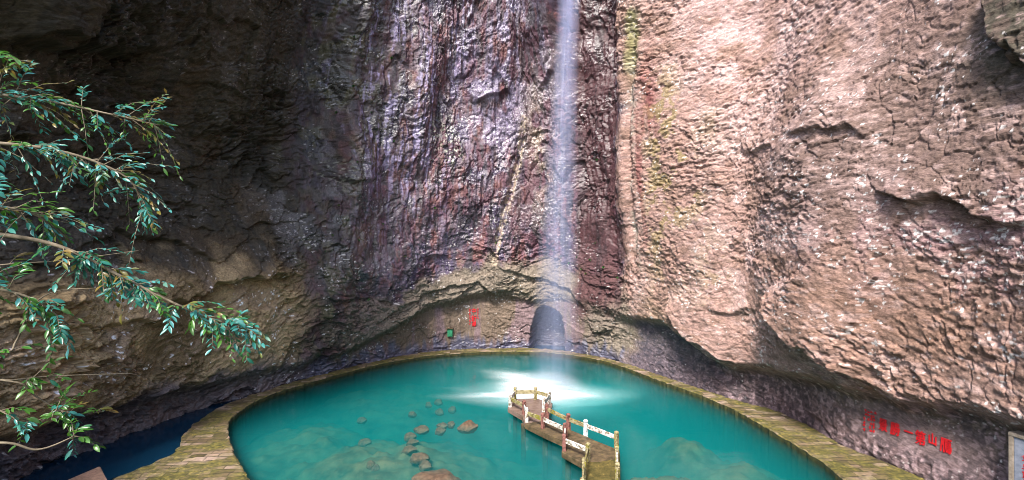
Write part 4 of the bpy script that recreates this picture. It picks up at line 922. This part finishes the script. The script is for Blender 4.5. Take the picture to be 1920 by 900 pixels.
# ---------------------------------------------------------------- waterfall
rad = lambda z: float(np.interp(z, [0, 4, 12, 20, 30, 40], [2.6, 2.3, 1.75, 1.3, 1.1, 1.0]))
FD, FSC = (0.06, 0.12, 0.30, 0.48, 0.18), 2.5
def mat_fall():
    m, nt, b = new_mat('falling_water'); L = nt.links.new; nt.nodes.remove(b); out = nt.nodes['Material Output']
    pv_ = N(nt, 'ShaderNodeVolumePrincipled'); pv_.inputs['Color'].default_value = (0.62, 0.70, 1.0, 1); pv_.inputs['Anisotropy'].default_value = 0.0
    tc = N(nt, 'ShaderNodeTexCoord'); sx = N(nt, 'ShaderNodeSeparateXYZ'); L(tc.outputs['Object'], sx.inputs[0])
    r = ramp(nt, [(0.0, (FD[0],) * 3), (0.12, (FD[1],) * 3), (0.45, (FD[2],) * 3), (0.8, (FD[3],) * 3), (1.0, (FD[4],) * 3)])
    mr = N(nt, 'ShaderNodeMapRange'); L(sx.outputs[2], mr.inputs[0]); mr.inputs[2].default_value = 40.0; L(mr.outputs[0], r.inputs[0])
    mp = N(nt, 'ShaderNodeMapping'); mp.inputs['Scale'].default_value = (2.3, 2.3, 0.09); L(tc.outputs['Object'], mp.inputs[0])
    n = N(nt, 'ShaderNodeTexNoise', Scale=1.0, Detail=2.0); L(mp.outputs[0], n.inputs[0])
    r2 = ramp(nt, [(0.3, (0.3, 0.3, 0.3)), (0.68, (0.85, 0.85, 0.85))]); L(n.outputs[0], r2.inputs[0])
    ml = N(nt, 'ShaderNodeMath', operation='MULTIPLY'); L(r.outputs[0], ml.inputs[0]); L(r2.outputs[0], ml.inputs[1])
    # the veil thins out towards its rim
    def M(op, a, b):
        q = N(nt, 'ShaderNodeMath', operation=op)
        for i_, v_ in enumerate((a, b)):
            if hasattr(v_, 'is_output'): L(v_, q.inputs[i_])
            elif v_ is not None: q.inputs[i_].default_value = v_
        return q.outputs[0]
    ax_ = M('SUBTRACT', sx.outputs[0], M('MULTIPLY', M('POWER', M('MULTIPLY', sx.outputs[2], 1 / 40.0), 1.1), 1.75))
    ay_ = M('MULTIPLY', M('SUBTRACT', sx.outputs[1], M('MULTIPLY', sx.outputs[2], .5 / 40)), 1.25)
    rr0 = M('SQRT', M('ADD', M('MULTIPLY', ax_, ax_), M('MULTIPLY', ay_, ay_)), None)
    fc_ = N(nt, 'ShaderNodeFloatCurve'); cv = fc_.mapping.curves[0]
    zz_ = [0, 4, 12, 20, 30, 40]; cv.points[0].location = (0, rad(0) / 3); cv.points[1].location = (1, rad(40) / 3)
    for z_ in zz_[1:-1]: cv.points.new(z_ / 40, rad(z_) / 3)
    for p_ in cv.points: p_.handle_type = 'VECTOR'
    fc_.mapping.update(); L(mr.outputs[0], fc_.inputs[1])
    fall_off = M('MAXIMUM', M('SUBTRACT', 1.0, M('DIVIDE', rr0, M('MULTIPLY', fc_.outputs[0], 3.0))), 0.0)
    m2 = N(nt, 'ShaderNodeMath', operation='MULTIPLY'); L(ml.outputs[0], m2.inputs[0]); L(M('MULTIPLY', fall_off, FSC), m2.inputs[1])
    L(m2.outputs[0], pv_.inputs['Density']); L(pv_.outputs[0], out.inputs['Volume'])
    m.cycles.volume_step_rate = 1.0
    return m
fall = empty('waterfall', at(1036, 736, 0)); tag(fall, 'thin white waterfall dropping from the cliff top into the pool', 'waterfall')
fp = fall.location.copy()
def fall_axis(z):
    t = z / 40.0
    return Vector((1.75 * t ** 1.1 * 1.0, 0.5 * t, z))
def fall_col(rf, name, mat, sides=20):
    zs = np.linspace(0.05, 40.2, 60); V, Fc = [], []
    for z in zs:
        a_ = fall_axis(z); r = rf(z)
        for k_ in range(sides):
            th = 2 * math.pi * k_ / sides; V.append(a_ + Vector((math.cos(th) * r, math.sin(th) * r * .8, 0)))
    for i in range(len(zs) - 1):
        for k_ in range(sides): Fc.append((i * sides + k_, i * sides + (k_ + 1) % sides, (i + 1) * sides + (k_ + 1) % sides, (i + 1) * sides + k_))
    Fc.append(tuple(range(sides))[::-1]); Fc.append(tuple((len(zs) - 1) * sides + k_ for k_ in range(sides)))
    return mesh_obj(name, V, Fc, mat, fall, True)
fall_col(rad, 'water_column', mat_fall())
# separate threads of water inside the veil
m, nt, b = new_mat('water_thread'); b.inputs['Base Color'].default_value = (0.85, 0.87, 0.95, 1); b.inputs['Roughness'].default_value = .3; b.inputs['Alpha'].default_value = 0.02
M_thr = m
V, Fc = [], []
for i in range(60):
    th = random.uniform(0, 2 * math.pi); q = math.sqrt(random.random()) * (.6 if i % 3 else .3); z0 = random.uniform(0, 24); z1 = min(40, z0 + random.uniform(6, 18)); zs = np.linspace(z0, z1, 8)
    pts = [fall_axis(z) + Vector((math.cos(th) * q * rad(z), math.sin(th) * q * rad(z) * .8, 0)) for z in zs]
    v, f = tube(pts, [0.004 + .026 * math.sin(math.pi * k_ / 7) for k_ in range(8)], 4); o_ = len(V); V += v; Fc += [tuple(o_ + j for j in g_) for g_ in f]
mesh_obj('water_threads', V, Fc, M_thr, fall, True)
# spray hanging over the landing place
m, nt, b = new_mat('spray'); nt.nodes.remove(b); L = nt.links.new; out = nt.nodes['Material Output']
pv_ = N(nt, 'ShaderNodeVolumePrincipled'); pv_.inputs['Color'].default_value = (0.9, 0.95, 1, 1)
tc = N(nt, 'ShaderNodeTexCoord'); gr = N(nt, 'ShaderNodeTexGradient', gradient_type='SPHERICAL'); L(tc.outputs['Object'], gr.inputs[0])
ml = N(nt, 'ShaderNodeMath', operation='MULTIPLY'); L(gr.outputs[0], ml.inputs[0]); ml.inputs[1].default_value = 0.35; L(ml.outputs[0], pv_.inputs['Density']); L(pv_.outputs[0], out.inputs['Volume'])
bm = bmesh.new(); bmesh.ops.create_icosphere(bm, subdivisions=3, radius=1.0)
for v in bm.verts: v.co.z = max(v.co.z, 0.02)
sp = bm_obj('spray', bm, m, fall); sp.location = (at(1015, 738, 0) - fp); sp.scale = (4.2, 2.6, 2.0)

# bubbles driven down into the pool, thickest below the fall
m, nt, b = new_mat('bubbles'); nt.nodes.remove(b)
sc_ = N(nt, 'ShaderNodeVolumeScatter', Density=0.2); sc_.inputs['Color'].default_value = (0.2, 0.95, 1, 1); nt.links.new(sc_.outputs[0], nt.nodes['Material Output'].inputs['Volume'])
for i, (kx_, ky_, kz_) in enumerate([(8.2, 6.0, 1.2), (7.1, 5.2, 1.25), (6.0, 4.3, 1.3), (4.9, 3.4, 1.3), (3.8, 2.6, 1.2), (2.8, 1.8, 1.1)]):
    bm = bmesh.new(); bmesh.ops.create_icosphere(bm, subdivisions=4, radius=1.0)
    for v in bm.verts:
        r_ = min(1, math.hypot(v.co.x, v.co.y)); v.co.z = -(1 - r_) ** 1.3 if v.co.z < 0 else 0.0; ww = 1 + .12 * math.sin(3 * math.atan2(v.co.y, v.co.x) + i) + .08 * math.sin(5 * math.atan2(v.co.y, v.co.x) + 2 * i); v.co.x *= ww; v.co.y *= ww
    q = bm_obj('bubbles', bm, m, fall, True); q.location = at(1040 - 4 * i, 739, -0.03 - .004 * i) - fp; q.scale = (kx_, ky_, kz_)

# ---------------------------------------------------------------- ferns on the rock
m, nt, b = new_mat('fern_green'); b.inputs['Roughness'].default_value = .5
oi = N(nt, 'ShaderNodeObjectInfo'); rf_ = ramp(nt, [(0, (0.03, 0.14, 0.03)), (.6, (0.06, 0.2, 0.04)), (1, (0.14, 0.2, 0.05))]); nt.links.new(oi.outputs['Random'], rf_.inputs[0]); nt.links.new(rf_.outputs[0], b.inputs['Base Color'])
def fern_bm(seed):
    r_ = random.Random(seed); bm = bmesh.new()
    for i in range(16):
        th = r_.uniform(0, 2 * math.pi); up = r_.uniform(-.5, .9); d = Vector((math.cos(th), -abs(math.sin(th)) - .3, up)).normalized(); ln = r_.uniform(.14, .32); sd = d.cross(Vector((0, 0, 1))).normalized() * ln * .16
        a_ = bm.verts.new((0, 0, 0)); m1 = bm.verts.new(d * ln * .5 + sd); m2 = bm.verts.new(d * ln * .5 - sd); e = bm.verts.new(d * ln + Vector((0, 0, -ln * .3)))
        bm.faces.new((a_, m1, e)); bm.faces.new((a_, e, m2))
    return bm
fern0 = bm_obj('fern', fern_bm(1), m)
FERNS = [(1045, 482), (1062, 493), (1078, 481), (1102, 487), (1096, 512), (1130, 500), (1118, 455), (1031, 468), (930, 455), (700, 210), (735, 110), (660, 70), (640, 210), (625, 385), (655, 305), (720, 420), (1010, 350), (760, 480), (600, 470), (690, 560), (850, 250), (1085, 505), (1150, 520), (612, 440), (670, 450), (815, 390), (740, 265), (665, 160), (905, 330), (1120, 300)]
for i, (px, py) in enumerate(FERNS):
    s0, z0 = W(px, py); p = Vector(surf(np.array([s0]), np.array([z0]), 0.03)[0])
    o = fern0 if i == 0 else fern0.copy()
    if i: C.objects.link(o)
    k_ = random.uniform(.6, 1.25); o.location = p; o.scale = (k_, k_, k_); o.rotation_euler.z = random.uniform(-.8, .8); tag(o, 'small green fern tuft growing on the wet back wall', 'fern', 'fern tufts on the wet cliff')
# ---------------------------------------------------------------- leafy shrub leaning in from the left bank
def mat_leaf():
    m, nt, b = new_mat('shrub_leaf'); L = nt.links.new
    a = N(nt, 'ShaderNodeAttribute', attribute_name='tint')
    r = ramp(nt, [(0.0, (0.035, 0.11, 0.012)), (0.25, (0.07, 0.20, 0.022)), (0.45, (0.02, 0.14, 0.07)), (0.62, (0.03, 0.20, 0.16)), (0.78, (0.08, 0.30, 0.29)), (0.86, (0.13, 0.15, 0.02)), (1.0, (0.20, 0.13, 0.03))])  # teal stops put the sky sheen of the leaves into their colour
    L(a.outputs['Fac'], r.inputs[0]); L(r.outputs[0], b.inputs['Base Color']); b.inputs['Roughness'].default_value = 0.32; b.inputs['Specular IOR Level'].default_value = 0.6
    tl_ = N(nt, 'ShaderNodeBsdfTranslucent'); L(r.outputs[0], tl_.inputs[0]); mx = N(nt, 'ShaderNodeMixShader'); mx.inputs[0].default_value = .4
    L(b.outputs[0], mx.inputs[1]); L(tl_.outputs[0], mx.inputs[2]); L(mx.outputs[0], nt.nodes['Material Output'].inputs['Surface'])
    return m
M_leaf = mat_leaf(); M_bark = mat_simple('shrub_bark', (0.09, 0.07, 0.045), (0.2, 0.16, 0.11), 8, .85, .01)
shrub = empty('leafy_shrub', (-8.6, 5.0, 6.2)); tag(shrub, 'leafy green shrub with thin arching branches leaning in at the left edge', 'shrub')
sl = Vector(shrub.location)
def part_tube(name, pts, radii, parent=shrub, sides=6):
    v, f = tube([p - sl for p in pts], radii, sides); return mesh_obj(name, v, f, M_bark, parent, True)
trunk = smooth_line([Vector((-8.6, 5.0, 6.0)), Vector((-8.4, 5.1, 8.0)), Vector((-8.0, 5.3, 10.0)), Vector((-7.9, 5.4, 12.0)), Vector((-7.6, 5.5, 14.5)), Vector((-7.3, 5.6, 16.0))], 6)
part_tube('trunk', trunk, [0.16 - .1 * i / len(trunk) for i in range(len(trunk))], sides=10)
LV = {'v': [], 'f': [], 't': []}
def leaf(store, base, d, up, ln, wd, tint):
    d = d.normalized(); sd = d.cross(up); sd = sd.normalized() if sd.length > 1e-4 else d.orthogonal().normalized(); nn = sd.cross(d)
    o = len(store['v']); cup = .18 * wd; dr = ln * random.uniform(.05, .3)
    for t, w, z in ((0, .06, 0), (.25, .75, 0), (.55, 1, -.25), (.82, .6, -.6), (1.0, .03, -1)):
        mid = base + d * ln * t + nn * dr * z
        store['v'] += [mid + sd * wd * w * .5 + nn * cup * w, mid, mid - sd * wd * w * .5 + nn * cup * w]; store['t'] += [tint] * 3
    for i in range(4):
        a = o + i * 3; store['f'] += [(a, a + 1, a + 4, a + 3), (a + 1, a + 2, a + 5, a + 4)]
def branch(pix, depth, r0, clusters, nleaf, spread, drop=0.4, tints=(0, 1), lens=(.04, .125)):
    """pix: survey points of the bough; clusters: pieces (from, to) of it that carry twigs"""
    pts = [trunk[min(len(trunk) - 1, 6 + int(depth[2]))]] + [atY(x, y, depth[0] + (depth[1] - depth[0]) * i / (len(pix) - 1)) for i, (x, y) in enumerate(pix)]
    ln = smooth_line(pts, 8); n = len(ln)
    ob = part_tube('branch', ln, [r0 * (1 - .85 * i / (n - 1)) + .003 for i in range(n)])
    st = {'v': [], 'f': [], 't': []}; tv, tf = [], []
    for (a, b) in clusters:
        for k_ in range(int(nleaf * 1.4)):
            t = a + (b - a) * random.random(); i = min(n - 2, int(t * (n - 1))); base = ln[i]
            ax = (ln[i + 1] - ln[i]).normalized()
            rd = Vector((random.gauss(0, 1), random.gauss(0, 1), random.gauss(0, 1))).normalized()
            dr = (ax * .6 + rd * 1.1 + Vector((.15, 0, -drop))).normalized(); L_ = 1.7 * spread * random.uniform(.25, 1.0)
            tw = [base, base + dr * L_ * .5 + Vector((0, 0, .03)), base + dr * L_ + Vector((0, 0, -.10 * L_))]
            v, f = tube([p - sl for p in tw], [.006, .004, .002], 4); o = len(tv); tv += v; tf += [tuple(o + q for q in g_) for g_ in f]
            tb = random.choice(tints) ; nl = random.randint(7, 13)
            for q in range(nl):
                u = .25 + .75 * q / (nl - 1); p = tw[0].lerp(tw[1], u * 2) if u < .5 else tw[1].lerp(tw[2], u * 2 - 1)
                side = (-1) ** q; sd = dr.cross(Vector((0, 0, 1))).normalized() * side
                d = (dr * .75 + sd * .7 + Vector((random.uniform(-.25, .25), random.uniform(-.25, .25), random.uniform(-.45, .15))))
                nr = Vector((random.gauss(0, .35), -.5 + random.gauss(0, .4), .9))
                l_ = random.uniform(*lens); leaf(st, p - sl, d, nr, l_, l_ * random.uniform(.28, .42), min(1, max(0, tb + random.gauss(0, .09))))
    fo = mesh_obj('foliage', st['v'], st['f'], M_leaf, ob, True); a = fo.data.attributes.new('tint', 'FLOAT', 'POINT'); a.data.foreach_set('value', np.array(st['t'], np.float32))
    bmx = bmesh.new(); bmx.from_mesh(ob.data); vs_ = [bmx.verts.new(v_) for v_ in tv]
    for g_ in tf: bmx.faces.new([vs_[q] for q in g_])
    bmx.to_mesh(ob.data); bmx.free()
G, T, Yl = .2, .62, .92
branch([(-180, 170), (-40, 175), (90, 190), (210, 215), (300, 235)], (5.4, 6.6, 20), .03, [(.2, 1)], 60, .42, .25, (G, T, T, .72, .3, Yl))
branch([(-180, 300), (-60, 270), (60, 275), (170, 300), (250, 345), (268, 420)], (5.2, 6.2, 18), .03, [(.2, .98)], 60, .40, .4, (G, T, T, .75, .1, .88))
branch([(-180, 60), (-60, 90), (20, 110), (75, 120)], (5.2, 6.0, 22), .025, [(.3, .9)], 10, .30, .25, (G, Yl, .05))
branch([(-180, 420), (-40, 390), (60, 400), (130, 450)], (4.8, 5.6, 14), .03, [(.2, .85)], 40, .38, .5, (T, G, .74, .9))
branch([(-180, 430), (0, 440), (120, 465), (230, 520), (330, 570), (420, 605), (470, 612)], (4.9, 6.2, 12), .03, [(.42, .66), (.72, 1)], 34, .26, .45, (T, .7, .5, G, Yl))
branch([(-180, 560), (-40, 540), (60, 560), (130, 610)], (4.8, 5.4, 9), .025, [(.3, 1)], 26, .36, .4, (T, T, G, .3))
branch([(-180, 690), (0, 712), (100, 705), (250, 700)], (4.8, 6.0, 7), .014, [(.55, .75)], 4, .2, .3, (G, .05))
branch([(-180, 720), (20, 715), (70, 745), (130, 775), (195, 772)], (5.0, 5.8, 6), .012, [(.6, 1)], 6, .2, .3, (G, T, Yl))
branch([(-180, 850), (0, 830), (70, 843), (130, 822), (140, 812)], (4.8, 5.4, 4), .016, [(.8, 1)], 4, .15, .1, (Yl, G, T))
branch([(-180, 640), (0, 660), (30, 640), (60, 575), (110, 545), (205, 540)], (4.9, 5.6, 8), .012, [(.2, .5)], 4, .2, .1, (G, .3))
branch([(-180, 520), (0, 497), (120, 488), (260, 470)], (4.9, 5.8, 11), .010, [(.3, .6)], 3, .2, .1, (G, Yl))
branch([(-180, 760), (0, 770), (60, 790), (110, 770)], (4.8, 5.4, 5), .012, [(.4, 1)], 9, .25, .2, (G, T, .1))

# ---------------------------------------------------------------- light, sky, camera
sc = bpy.context.scene
cam = bpy.data.cameras.new('camera'); co_ = bpy.data.objects.new('camera', cam); C.objects.link(co_)
co_.location = (0, 0, CAMH); co_.rotation_euler = (R(90), 0, 0); cam.sensor_width = 36; cam.lens = 36 * F / 1920; cam.clip_end = 3000; cam.clip_start = 0.1
sc.camera = co_
EL, AZ = 48.0, -160.0     # sun behind the viewer, over the left shoulder; azimuth from +Y clockwise
sv = Vector((math.sin(R(AZ)) * math.cos(R(EL)), math.cos(R(AZ)) * math.cos(R(EL)), math.sin(R(EL))))
su_ = bpy.data.lights.new('sun', 'SUN'); su_.energy = 2.9; su_.angle = R(12); su_.color = (1.0, 0.95, 0.88)
so = bpy.data.objects.new('sun', su_); C.objects.link(so); so.rotation_euler = (-sv).to_track_quat('-Z', 'Y').to_euler(); so.location = sv * 100
w = bpy.data.worlds.new('World'); sc.world = w; w.use_nodes = True; nt = w.node_tree
sky = N(nt, 'ShaderNodeTexSky'); sky.sky_type = 'NISHITA'; sky.sun_disc = False; sky.sun_elevation = R(EL); sky.sun_rotation = R(AZ); sky.air_density = 1.0; sky.dust_density = 2.0
bg = nt.nodes['Background']; bg.inputs['Strength'].default_value = 0.13; nt.links.new(sky.outputs[0], bg.inputs[0])
sc.view_settings.view_transform = 'Standard'; sc.view_settings.look = 'None'; sc.view_settings.gamma = 1; sc.view_settings.exposure = 1.55
cy = sc.cycles; cy.filter_width = 0.85; cy.use_denoising = True; cy.max_bounces = 7; cy.diffuse_bounces = 4; cy.glossy_bounces = 3; cy.transparent_max_bounces = 24; cy.volume_bounces = 3; cy.caustics_reflective = False; cy.caustics_refractive = False
cy.sample_clamp_indirect = 4
